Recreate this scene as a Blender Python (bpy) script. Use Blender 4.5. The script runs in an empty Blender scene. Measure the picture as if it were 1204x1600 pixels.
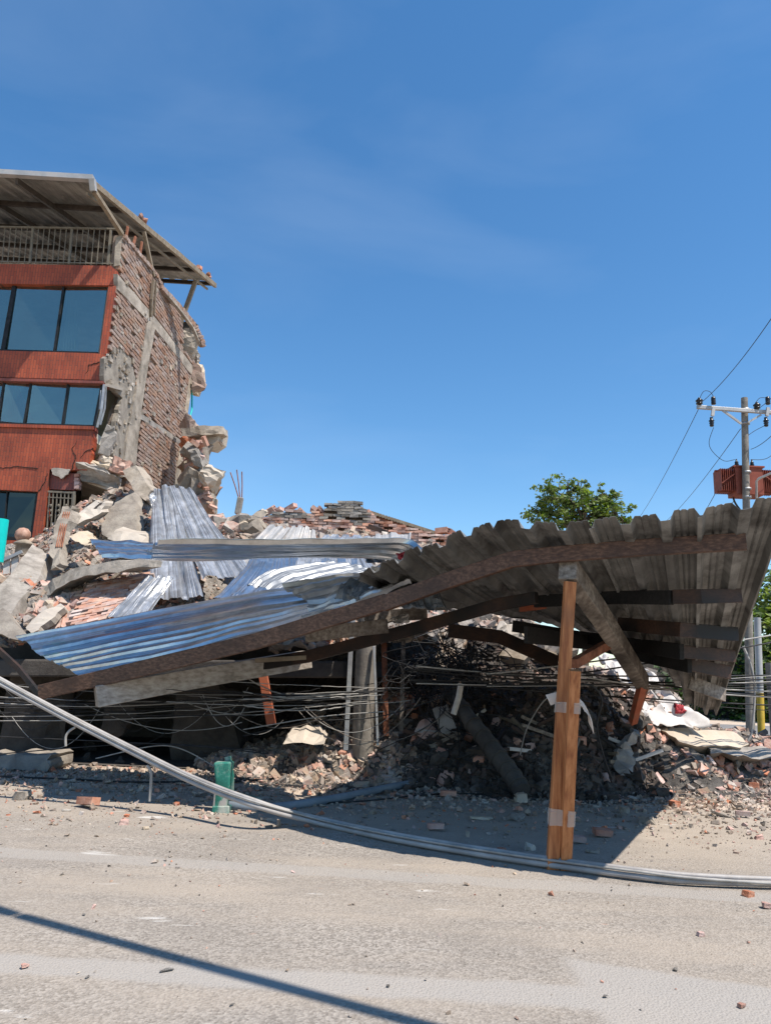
import bpy, bmesh, math, random
from mathutils import Vector, Matrix, noise
from mathutils.bvhtree import BVHTree
random.seed(7)
SC = bpy.context.scene
C = SC.collection
V = Vector
# ---------------------------------------------------------------- camera
CAMZ = 1.6; FPX = 1170.0; PITCH = math.radians(12.3); ROLL = math.radians(2.0)
cd = bpy.data.cameras.new('camera'); cam = bpy.data.objects.new('camera', cd); C.objects.link(cam)
cd.sensor_fit = 'VERTICAL'; cd.sensor_height = 24; cd.lens = 24*FPX/1600; cd.clip_end = 2000; cd.clip_start = .05
CM = (Matrix.Translation((0, 0, CAMZ)) @ Matrix.Rotation(math.pi/2+PITCH, 4, 'X') @ Matrix.Rotation(ROLL, 4, 'Z'))
cam.matrix_world = CM
SC.camera = cam
CR = CM.to_3x3(); CRI = CR.inverted(); CO = V((0, 0, CAMZ))
def ray(px, py): return CR @ V(((px-602)/FPX, -(py-800)/FPX, -1))
def A(px, py, Y):
    d = ray(px, py); return CO + d*(Y/d.y)
def G(px, py, z=0.0):
    d = ray(px, py); return CO + d*((z-CAMZ)/d.z)
def onto(px, py, p0, n):
    d = ray(px, py); return CO + d*((p0-CO).dot(n)/d.dot(n))
def proj(p):
    q = CRI @ (V(p)-CO); return (602+FPX*q.x/-q.z, 800-FPX*q.y/-q.z)
def inpoly(x, y, P):
    r = False; j = len(P)-1
    for i in range(len(P)):
        if (P[i][1] > y) != (P[j][1] > y) and x < (P[j][0]-P[i][0])*(y-P[i][1])/(P[j][1]-P[i][1])+P[i][0]: r = not r
        j = i
    return r
# ---------------------------------------------------------------- sky, sun, exposure
SUN = V((-.45, .30, -1)).normalized()          # the way the light travels
el = math.asin(-SUN.z); az = math.atan2(-SUN.x, -SUN.y)
W = bpy.data.worlds.new('World'); SC.world = W; W.use_nodes = True
nt = W.node_tree; bg = nt.nodes['Background']
sk = nt.nodes.new('ShaderNodeTexSky'); sk.sky_type = 'NISHITA'; sk.sun_disc = False
sk.sun_elevation = el; sk.sun_rotation = az; sk.altitude = 900; sk.air_density = 1.15; sk.dust_density = .25; sk.ozone_density = 2.6
tc = nt.nodes.new('ShaderNodeTexCoord'); mp = nt.nodes.new('ShaderNodeMapping'); mp.inputs['Scale'].default_value = (1.3, 1.3, 3.6)
nz = nt.nodes.new('ShaderNodeTexNoise'); nz.inputs['Scale'].default_value = 1.5; nz.inputs['Detail'].default_value = 7; nz.inputs['Roughness'].default_value = .5; nz.inputs['Distortion'].default_value = .4
mr = nt.nodes.new('ShaderNodeMapRange'); mr.inputs[1].default_value = .5; mr.inputs[2].default_value = .85; mr.inputs[4].default_value = .09
mx = nt.nodes.new('ShaderNodeMixRGB'); mx.inputs['Color2'].default_value = (6.0, 6.6, 7.4, 1)
L = nt.links.new
L(tc.outputs['Generated'], mp.inputs[0]); L(mp.outputs[0], nz.inputs['Vector']); L(nz.outputs[0], mr.inputs[0]); L(mr.outputs[0], mx.inputs[0])
hs = nt.nodes.new('ShaderNodeHueSaturation'); hs.inputs['Saturation'].default_value = 1.24; hs.inputs['Hue'].default_value = .497; L(sk.outputs[0], hs.inputs['Color']); L(hs.outputs[0], mx.inputs['Color1']); L(mx.outputs[0], bg.inputs[0]); bg.inputs[1].default_value = .13
sd = bpy.data.lights.new('sun', 'SUN'); sd.energy = 5.0; sd.angle = math.radians(.5); sd.color = (1, .93, .845)
so = bpy.data.objects.new('sun', sd); C.objects.link(so); so.rotation_euler = SUN.to_track_quat('-Z', 'Y').to_euler(); so.location = (0, 0, 30)
SC.view_settings.view_transform = 'Standard'; SC.view_settings.look = 'None'; SC.view_settings.exposure = .5; SC.view_settings.gamma = 1
# ---------------------------------------------------------------- materials
MT = {}
def mat(name, cols, scale=3, rough=.85, metal=0, bump=.3, bscale=None, island=0., spec=.3, detail=8, stretch=(1, 1, 1), stain=None, stscale=1.2, bdist=.02, lo=.36, hi=.64):
    m = bpy.data.materials.new(name); m.use_nodes = True; n = m.node_tree; N = n.nodes; L = n.links.new
    b = N['Principled BSDF']; b.inputs['Roughness'].default_value = rough; b.inputs['Metallic'].default_value = metal
    b.inputs['Specular IOR Level'].default_value = spec
    t = N.new('ShaderNodeTexCoord'); mp = N.new('ShaderNodeMapping'); mp.inputs['Scale'].default_value = stretch
    L(t.outputs['Object'], mp.inputs[0])
    z = N.new('ShaderNodeTexNoise'); z.inputs['Scale'].default_value = scale; z.inputs['Detail'].default_value = detail; z.inputs['Roughness'].default_value = .62
    L(mp.outputs[0], z.inputs['Vector'])
    r = N.new('ShaderNodeValToRGB'); e = r.color_ramp.elements
    e[0].position = lo; e[1].position = hi; e[0].color = (*cols[0], 1); e[1].color = (*cols[-1], 1)
    for i, c in enumerate(cols[1:-1]):
        k = e.new(lo+(hi-lo)*(i+1)/(len(cols)-1)); k.color = (*c, 1)
    L(z.outputs[0], r.inputs[0]); out = r.outputs[0]
    if island:
        g = N.new('ShaderNodeNewGeometry'); o = N.new('ShaderNodeObjectInfo'); ad = N.new('ShaderNodeMath'); ad.operation = 'ADD'
        fr = N.new('ShaderNodeMath'); fr.operation = 'FRACT'
        L(g.outputs['Random Per Island'], ad.inputs[0]); L(o.outputs['Random'], ad.inputs[1]); L(ad.outputs[0], fr.inputs[0])
        q = N.new('ShaderNodeMapRange'); q.inputs[3].default_value = 1-island; q.inputs[4].default_value = 1+island; L(fr.outputs[0], q.inputs[0])
        h = N.new('ShaderNodeHueSaturation'); L(q.outputs[0], h.inputs['Value']); L(out, h.inputs['Color'])
        q2 = N.new('ShaderNodeMapRange'); q2.inputs[3].default_value = .6; q2.inputs[4].default_value = 1.25
        m2 = N.new('ShaderNodeMath'); m2.operation = 'MULTIPLY'; m2.inputs[1].default_value = 7.3; f2 = N.new('ShaderNodeMath'); f2.operation = 'FRACT'
        L(fr.outputs[0], m2.inputs[0]); L(m2.outputs[0], f2.inputs[0]); L(f2.outputs[0], q2.inputs[0]); L(q2.outputs[0], h.inputs['Saturation'])
        out = h.outputs[0]
    if stain:
        z3 = N.new('ShaderNodeTexNoise'); z3.inputs['Scale'].default_value = stscale; z3.inputs['Detail'].default_value = 9; z3.inputs['Roughness'].default_value = .7
        L(t.outputs['Object'], z3.inputs['Vector'])
        q = N.new('ShaderNodeMapRange'); q.inputs[1].default_value = .5; q.inputs[2].default_value = .66; q.inputs[4].default_value = .85; L(z3.outputs[0], q.inputs[0])
        x = N.new('ShaderNodeMixRGB'); x.inputs['Color2'].default_value = (*stain, 1); L(q.outputs[0], x.inputs[0]); L(out, x.inputs['Color1']); out = x.outputs[0]
    L(out, b.inputs['Base Color'])
    if bump:
        z2 = N.new('ShaderNodeTexNoise'); z2.inputs['Scale'].default_value = bscale or scale*6; z2.inputs['Detail'].default_value = 6; z2.inputs['Roughness'].default_value = .65
        L(mp.outputs[0], z2.inputs['Vector'])
        bp = N.new('ShaderNodeBump'); bp.inputs['Strength'].default_value = bump; bp.inputs['Distance'].default_value = bdist
        L(z2.outputs[0], bp.inputs['Height']); L(bp.outputs[0], b.inputs['Normal'])
    MT[name] = m; return m
mat('concrete', [(.19, .16, .125), (.31, .265, .215), (.41, .355, .29)], 2.2, .93, 0, .7, 14, .12, stain=(.19, .17, .145), stscale=2.5)
mat('concrete_grey', [(.18, .155, .13), (.31, .275, .23)], 3, .93, 0, .8, 18, .1)
mat('plaster', [(.38, .31, .23), (.52, .435, .335)], 1.6, .9, 0, .35, 12, .08, stain=(.4, .35, .28), stscale=3)
mat('dustmass_shaded', [(.05, .043, .037), (.09, .078, .066), (.16, .14, .115)], 3.5, .97, 0, 1., 16, .1, bdist=.06)  # darker copy of dustmass, canopy shade painted into its colour
mat('dustmass', [(.15, .125, .10), (.28, .235, .19), (.40, .34, .27)], 3.5, .97, 0, 1., 16, .1, bdist=.06)
mat('fragments', [(.19, .15, .12), (.31, .25, .195), (.41, .355, .29)], 2, .95, 0, .5, 25, .38, stain=(.36, .2, .145), stscale=4)
mat('fragments_shaded', [(.036, .030, .025), (.068, .056, .047), (.12, .10, .082)], 2, .95, 0, .5, 25, .4, stain=(.12, .07, .055), stscale=4)  # fragments again, darkened so the colour carries the canopy shade
mat('brick', [(.36, .15, .10), (.47, .24, .17), (.5, .3, .23)], 6, .92, 0, .5, 40, .22)
mat('brick_dusty', [(.36, .19, .14), (.46, .28, .215), (.5, .37, .3)], 3.5, .95, 0, .5, 40, .16)
mat('wallbrick', [(.235, .145, .108), (.29, .19, .145), (.33, .235, .185)], 1.1, .95, 0, .7, 22, .07, stain=(.28, .22, .175), stscale=1.6)
mat('mortar', [(.19, .14, .11), (.27, .21, .17)], 2.5, .96, 0, 1., 25)
mat('galv_bright', [(.32, .33, .34), (.45, .46, .47), (.58, .59, .6)], 2.2, .38, .7, .12, 7, .04, .5, stain=(.3, .29, .28), stscale=3)
mat('galv', [(.42, .45, .48), (.56, .59, .62), (.68, .70, .72)], 2.2, .3, .97, .12, 7, .04, .5, stain=(.45, .45, .44), stscale=3)
mat('galv_old', [(.12, .116, .108), (.195, .19, .178), (.28, .272, .255)], 1.6, .62, .35, .25, 20, 0, .4, stain=(.045, .04, .036), stscale=1.8)
mat('galv_matte', [(.2, .215, .23), (.29, .305, .32)], 2, .45, .5, .1, 8, .05, .4)
mat('galv_roof', [(.17, .155, .135), (.28, .26, .225)], 1.2, .7, .2, .2, 12, 0, .3, stain=(.11, .1, .085), stscale=.9)
mat('galv_dull', [(.36, .35, .335), (.47, .46, .44)], 2, .5, .35, .12, 8, .05, .4, stain=(.5, .45, .4), stscale=2)
mat('steel', [(.30, .30, .30), (.45, .45, .44)], 5, .5, .6, .1, 20)
mat('rusty', [(.14, .055, .03), (.26, .10, .055), (.33, .15, .09)], 6, .8, .1, .4, 40)
mat('oxide', [(.33, .085, .04), (.44, .13, .065)], 5, .65, 0, .2, 40, stain=(.25, .1, .06), stscale=5)
mat('black_metal', [(.012, .012, .012), (.03, .028, .027)], 8, .45, .2, .1, 40)
mat('white_metal', [(.45, .42, .38), (.62, .58, .52)], 8, .6, .1, .1, 40)
mat('cable', [(.012, .012, .013), (.035, .034, .033)], 9, .6, 0, .1, 40)
mat('cable_grey', [(.24, .23, .21), (.38, .36, .33)], 6, .6, 0, .1, 40)
mat('conduit', [(.28, .26, .245), (.42, .395, .37)], 3, .5, 0, .15, 20, stain=(.3, .27, .24), stscale=4)
mat('pipe_blue', [(.14, .17, .20), (.22, .25, .28)], 3, .6, 0, .1, 20)
mat('teal', [(.0, .42, .38), (.0, .5, .45)], 3, .45, 0, .02, 20)
mat('green_metal', [(.015, .11, .08), (.03, .19, .14), (.3, .33, .29)], 4, .5, 0, .3, 20, stain=(.4, .42, .36), stscale=3.5)
mat('cloth_white', [(.48, .44, .4), (.62, .58, .54)], 4, .9, 0, .4, 15)
mat('cloth_grey', [(.22, .2, .18), (.4, .37, .33)], 3, .95, 0, .5, 15)
mat('cloth_red', [(.25, .02, .025), (.36, .04, .05)], 4, .8, 0, .2, 15)
mat('red_curtain', [(.3, .03, .03), (.38, .04, .04)], 4, .8, 0, .2, 15)
mat('foliage', [(.085, .14, .022), (.15, .22, .04), (.24, .30, .07)], 1.2, .6, 0, 0, 10, .35, .3)
mat('foliage_dark', [(.02, .05, .01), (.05, .095, .018)], .5, .6, 0, 0, 10, .35, .3)
mat('bark', [(.06, .045, .03), (.13, .1, .07)], 5, .95, 0, .8, 30)
mat('soot_black', [(.02, .015, .012), (.04, .03, .025)], 4, .95, 0, .2, 20)
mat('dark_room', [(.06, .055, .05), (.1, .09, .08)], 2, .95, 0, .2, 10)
mat('interior', [(.4, .37, .3), (.48, .45, .37)], 2, .9, 0, .1, 10)
mat('asphalt_far', [(.15, .145, .14), (.23, .22, .21)], 2, .9, 0, .3, 60)
mat('porcelain', [(.02, .018, .018), (.04, .035, .03)], 8, .25, 0, 0)
mat('transformer_paint', [(.19, .045, .025), (.26, .065, .038)], 4, .6, 0, .1, 30, stain=(.22, .08, .05), stscale=3)
mat('pole_concrete', [(.17, .15, .125), (.26, .235, .2)], 5, .9, 0, .4, 30, stain=(.12, .105, .09), stscale=3)
mat('yellow_paint', [(.5, .33, .04), (.6, .4, .06)], 5, .7, 0, .2, 30)
mat('granite', [(.3, .16, .11), (.48, .3, .22)], 12, .55, 0, .1, 50)
def wood(name, cols, rough=.62, charred=None, amt=.5, axis=(14, 14, 1.2)):
    m = mat(name, cols, 2.4, rough, 0, .22, 5, 0, .35, 5, axis, bdist=.006)
    if charred:
        n = m.node_tree; N = n.nodes; b = N['Principled BSDF']; src = b.inputs['Base Color'].links[0].from_socket
        t = N.new('ShaderNodeTexCoord'); z = N.new('ShaderNodeTexNoise'); z.inputs['Scale'].default_value = 1.6; z.inputs['Detail'].default_value = 6
        n.links.new(t.outputs['Object'], z.inputs['Vector'])
        q = N.new('ShaderNodeMapRange'); q.inputs[1].default_value = amt-.1; q.inputs[2].default_value = amt+.08; n.links.new(z.outputs[0], q.inputs[0])
        x = N.new('ShaderNodeMixRGB'); x.inputs['Color2'].default_value = (*charred, 1); n.links.new(q.outputs[0], x.inputs[0]); n.links.new(src, x.inputs['Color1']); n.links.new(x.outputs[0], b.inputs['Base Color'])
    return m
# wood grain runs along X for the long rafters, along Z for posts
wood('wood_rafter', [(.055, .026, .015), (.095, .046, .026), (.15, .08, .048)], .5, (.04, .02, .012), .62, axis=(.35, 16, 18))
wood('wood_dark', [(.035, .018, .012), (.07, .034, .02)], .6, (.012, .01, .009), .5, axis=(.35, 16, 18))
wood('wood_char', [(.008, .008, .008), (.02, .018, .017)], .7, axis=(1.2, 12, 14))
wood('wood_post', [(.27, .085, .028), (.42, .155, .052), (.52, .21, .08)], .6, (.24, .10, .045), .63, axis=(12, 12, .9))
wood('wood_pale', [(.25, .21, .17), (.36, .31, .26), (.44, .39, .33)], .8, (.1, .08, .06), .6, axis=(1.5, 9, 9))
wood('wood_grey', [(.13, .105, .085), (.22, .185, .15), (.31, .27, .23)], .8, (.05, .038, .03), .56, axis=(9, .6, 9))
def simple(name, col, rough=.5, **k):
    m = bpy.data.materials.new(name); m.use_nodes = True; b = m.node_tree.nodes['Principled BSDF']
    b.inputs['Base Color'].default_value = (*col, 1); b.inputs['Roughness'].default_value = rough
    for a, v in k.items(): b.inputs[a.replace('_', ' ')].default_value = v
    MT[name] = m; return m
# window glass: mirror-ish tinted glass over a dim room
def glass(name, fac, tint):
    m = bpy.data.materials.new(name); m.use_nodes = True; n = m.node_tree; N = n.nodes; N.remove(N['Principled BSDF'])
    o = N['Material Output']; g = N.new('ShaderNodeBsdfGlossy'); g.inputs['Roughness'].default_value = .04; g.inputs['Color'].default_value = (.72, .72, .62, 1)
    t = N.new('ShaderNodeBsdfTransparent'); t.inputs['Color'].default_value = (*tint, 1); x = N.new('ShaderNodeMixShader'); x.inputs[0].default_value = fac
    z = N.new('ShaderNodeTexNoise'); z.inputs['Scale'].default_value = .8; z.inputs['Detail'].default_value = 2; bp = N.new('ShaderNodeBump'); bp.inputs['Strength'].default_value = .3; bp.inputs['Distance'].default_value = .06
    c = N.new('ShaderNodeTexCoord'); n.links.new(c.outputs['Object'], z.inputs['Vector'])
    n.links.new(z.outputs[0], bp.inputs['Height']); n.links.new(bp.outputs[0], g.inputs['Normal'])
    n.links.new(t.outputs[0], x.inputs[1]); n.links.new(g.outputs[0], x.inputs[2]); n.links.new(x.outputs[0], o.inputs[0]); MT[name] = m
glass('glass', .36, (.6, .7, .68)); glass('glass_dark', .1, (.25, .25, .25))
glass('plastic_film', .22, (.93, .88, .84))
MT['plastic_film'].node_tree.nodes['Glossy BSDF'].inputs['Roughness'].default_value = .3
# translucent packing tape: frosted
def tape(name='tape', alpha=.42):
    m = bpy.data.materials.new(name); m.use_nodes = True; n = m.node_tree; N = n.nodes; b = N['Principled BSDF']
    b.inputs['Base Color'].default_value = (.78, .68, .58, 1); b.inputs['Roughness'].default_value = .35; b.inputs['Alpha'].default_value = alpha
    z = N.new('ShaderNodeTexNoise'); z.inputs['Scale'].default_value = 30; bp = N.new('ShaderNodeBump'); bp.inputs['Strength'].default_value = .8; bp.inputs['Distance'].default_value = .01
    n.links.new(z.outputs[0], bp.inputs['Height']); n.links.new(bp.outputs[0], b.inputs['Normal']); MT[name] = m
tape(); tape('tape_cloth', .9)
# red tile facing
def tilemat(name, c1, c2, mortar, bw, bh, rot=False):
    m = bpy.data.materials.new(name); m.use_nodes = True; n = m.node_tree; N = n.nodes; L = n.links.new; b = N['Principled BSDF']; b.inputs['Roughness'].default_value = .6
    t = N.new('ShaderNodeTexCoord'); s = N.new('ShaderNodeSeparateXYZ'); cb = N.new('ShaderNodeCombineXYZ'); L(t.outputs['Object'], s.inputs[0])
    L(s.outputs['Z'], cb.inputs[0 if rot else 1]); L(s.outputs['X'], cb.inputs[1 if rot else 0])
    br = N.new('ShaderNodeTexBrick'); br.inputs['Scale'].default_value = 1; br.inputs['Brick Width'].default_value = bw; br.inputs['Row Height'].default_value = bh
    br.inputs['Mortar Size'].default_value = .006; br.inputs['Color1'].default_value = (*c1, 1); br.inputs['Color2'].default_value = (*c2, 1); br.inputs['Mortar'].default_value = (*mortar, 1)
    L(cb.outputs[0], br.inputs['Vector'])
    z = N.new('ShaderNodeTexNoise'); z.inputs['Scale'].default_value = 1.2; z.inputs['Detail'].default_value = 8; L(t.outputs['Object'], z.inputs['Vector'])
    q = N.new('ShaderNodeMapRange'); q.inputs[1].default_value = .35; q.inputs[2].default_value = .65; q.inputs[3].default_value = .7; q.inputs[4].default_value = 1.16; L(z.outputs[0], q.inputs[0])
    h = N.new('ShaderNodeHueSaturation'); L(q.outputs[0], h.inputs['Value']); L(br.outputs['Color'], h.inputs['Color']); L(h.outputs[0], b.inputs['Base Color'])
    bp = N.new('ShaderNodeBump'); bp.inputs['Strength'].default_value = .5; bp.inputs['Distance'].default_value = .008; L(br.outputs['Fac'], bp.inputs['Height']); bp.invert = True; L(bp.outputs[0], b.inputs['Normal']); MT[name] = m
tilemat('redtile', (.36, .072, .026), (.27, .048, .018), (.13, .04, .022), .26, .075, True)
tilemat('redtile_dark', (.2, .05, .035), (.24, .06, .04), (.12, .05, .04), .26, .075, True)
for nm_ in ('foliage', 'foliage_dark'):
    n = MT[nm_].node_tree; b = n.nodes['Principled BSDF']; src = b.inputs['Base Color'].links[0].from_socket
    t_ = n.nodes.new('ShaderNodeBsdfTranslucent'); x_ = n.nodes.new('ShaderNodeMixShader'); x_.inputs[0].default_value = .38
    n.links.new(src, t_.inputs['Color']); n.links.new(b.outputs[0], x_.inputs[1]); n.links.new(t_.outputs[0], x_.inputs[2]); n.links.new(x_.outputs[0], n.nodes['Material Output'].inputs[0])
# ground
def groundmat(name, cols, dust, dustfrom, gravel, patches=False):
    m = bpy.data.materials.new(name); m.use_nodes = True; n = m.node_tree; N = n.nodes; L = n.links.new; b = N['Principled BSDF']; b.inputs['Roughness'].default_value = .92; b.inputs['Specular IOR Level'].default_value = .25
    t = N.new('ShaderNodeTexCoord')
    def nzz(sc, det=6, st=(1, 1, 1), ro=.6):
        mp = N.new('ShaderNodeMapping'); mp.inputs['Scale'].default_value = st; L(t.outputs['Object'], mp.inputs[0])
        z = N.new('ShaderNodeTexNoise'); z.inputs['Scale'].default_value = sc; z.inputs['Detail'].default_value = det; z.inputs['Roughness'].default_value = ro; L(mp.outputs[0], z.inputs['Vector']); return z.outputs[0]
    def rng(s, a, b_, c=0, d=1):
        q = N.new('ShaderNodeMapRange'); q.inputs[1].default_value = a; q.inputs[2].default_value = b_; q.inputs[3].default_value = c; q.inputs[4].default_value = d; L(s, q.inputs[0]); return q.outputs[0]
    def mixc(f, a, c):
        x = N.new('ShaderNodeMixRGB'); L(f, x.inputs[0])
        if isinstance(a, tuple): x.inputs[1].default_value = (*a, 1)
        else: L(a, x.inputs[1])
        if isinstance(c, tuple): x.inputs[2].default_value = (*c, 1)
        else: L(c, x.inputs[2])
        return x.outputs[0]
    vo = N.new('ShaderNodeTexVoronoi'); vo.inputs['Scale'].default_value = gravel; L(t.outputs['Object'], vo.inputs['Vector'])
    sp = N.new('ShaderNodeSeparateXYZ'); L(vo.outputs['Color'], sp.inputs[0])
    ag = mixc(rng(sp.outputs[0], 0, 1), cols[0], cols[2])                  # every stone of the aggregate its own grey
    fine = mixc(rng(nzz(160, 3), .35, .65), cols[0], cols[1])
    base = mixc(rng(nzz(1.1, 5), .3, .7, .25, .75), ag, fine)
    d1 = rng(nzz(.75, 8, (.45, 1.5, 1), .66), .42, .66, .3, .8)            # dust drawn out along the road by tyres
    base = mixc(d1, base, dust)
    s = N.new('ShaderNodeSeparateXYZ'); L(t.outputs['Object'], s.inputs[0])
    wob = N.new('ShaderNodeMath'); wob.operation = 'MULTIPLY_ADD'; wob.inputs[1].default_value = 2.2; L(nzz(.7, 7), wob.inputs[0]); 
    sl = N.new('ShaderNodeMath'); sl.operation = 'MULTIPLY_ADD'; sl.inputs[1].default_value = .22; L(s.outputs['X'], sl.inputs[0]); L(s.outputs['Y'], sl.inputs[2]); L(sl.outputs[0], wob.inputs[2])
    base = mixc(rng(wob.outputs[0], dustfrom, dustfrom+1.3, 0, .92), base, mixc(rng(nzz(2.5, 8), .3, .7), tuple(c*.85 for c in dust), tuple(min(1, c*1.1) for c in dust)))
    base = mixc(rng(nzz(1.6, 4, (.6, 2.2, 1)), .655, .72, 0, .7), base, (.62, .6, .56))     # pale lime smears
    base = mixc(rng(nzz(2.3, 3, (.8, 1.6, 1.3)), .70, .76, 0, .5), base, (.48, .22, .13))      # brick dust
    base = mixc(rng(nzz(.35, 5, (.5, 1.2, 1)), .5, .72, 0, .2), base, (.15, .15, .155))
    if patches:
        def line(p, q, wob_=0.):      # signed y distance to the line through p and q, plus a little wobble
            k = (q.y-p.y)/(q.x-p.x); a1 = N.new('ShaderNodeMath'); a1.operation = 'MULTIPLY_ADD'; a1.inputs[1].default_value = -k; L(s.outputs['X'], a1.inputs[0]); L(s.outputs['Y'], a1.inputs[2])
            a2 = N.new('ShaderNodeMath'); a2.operation = 'ADD'; a2.inputs[1].default_value = -(p.y-k*p.x); L(a1.outputs[0], a2.inputs[0])
            a3 = N.new('ShaderNodeMath'); a3.operation = 'MULTIPLY_ADD'; a3.inputs[1].default_value = .16; L(nzz(2.2, 6), a3.inputs[0]); L(a2.outputs[0], a3.inputs[2])
            a4 = N.new('ShaderNodeMath'); a4.operation = 'ADD'; a4.inputs[1].default_value = -.08; L(a3.outputs[0], a4.inputs[0]); return a4.outputs[0]
        def mul(a, c):
            m2 = N.new('ShaderNodeMath'); m2.operation = 'MULTIPLY'; L(a, m2.inputs[0]); L(c, m2.inputs[1]); return m2.outputs[0]
        smooth = mixc(rng(nzz(90, 3), .35, .65), (.305, .275, .24), (.35, .318, .28)); smooth = mixc(rng(nzz(1.2, 6), .35, .65, 0, .35), smooth, (.27, .26, .245))
        e = .03
        f1 = mul(rng(line(G(-150, 1486), G(905, 1545)), -e, e, 1, 0), rng(line(G(-150, 1516), G(905, 1580)), -e, e))
        f2 = mul(rng(line(G(885, 1502), G(1400, 1575)), -e, e, 1, 0), rng(s.outputs['X'], G(905, 1540).x-.05, G(905, 1540).x+.05))
        f3 = mul(rng(line(G(-150, 1318), G(1100, 1393)), -e, e, 1, 0), rng(line(G(-150, 1332), G(1100, 1408)), -e, e))
        for f_, am in ((f1, 1.), (f2, .95), (f3, .7)):
            m3 = N.new('ShaderNodeMath'); m3.operation = 'MULTIPLY'; m3.inputs[1].default_value = am; L(f_, m3.inputs[0]); base = mixc(m3.outputs[0], base, smooth)
    L(base, b.inputs['Base Color'])
    mm = N.new('ShaderNodeMath'); mm.operation = 'ADD'; L(rng(vo.outputs['Distance'], 0, .6, 0, .6), mm.inputs[0]); L(nzz(45, 6), mm.inputs[1])
    bp = N.new('ShaderNodeBump'); bp.inputs['Strength'].default_value = .55; bp.inputs['Distance'].default_value = .012; L(mm.outputs[0], bp.inputs['Height']); L(bp.outputs[0], b.inputs['Normal']); MT[name] = m
groundmat('road_surface', [(.077, .07, .063), (.245, .22, .193), (.47, .43, .38)], (.355, .30, .24), 9.0, 60, True)
groundmat('dust_ground', [(.2, .18, .16), (.3, .27, .235), (.4, .36, .3)], (.50, .405, .315), 3, 45)
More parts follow.
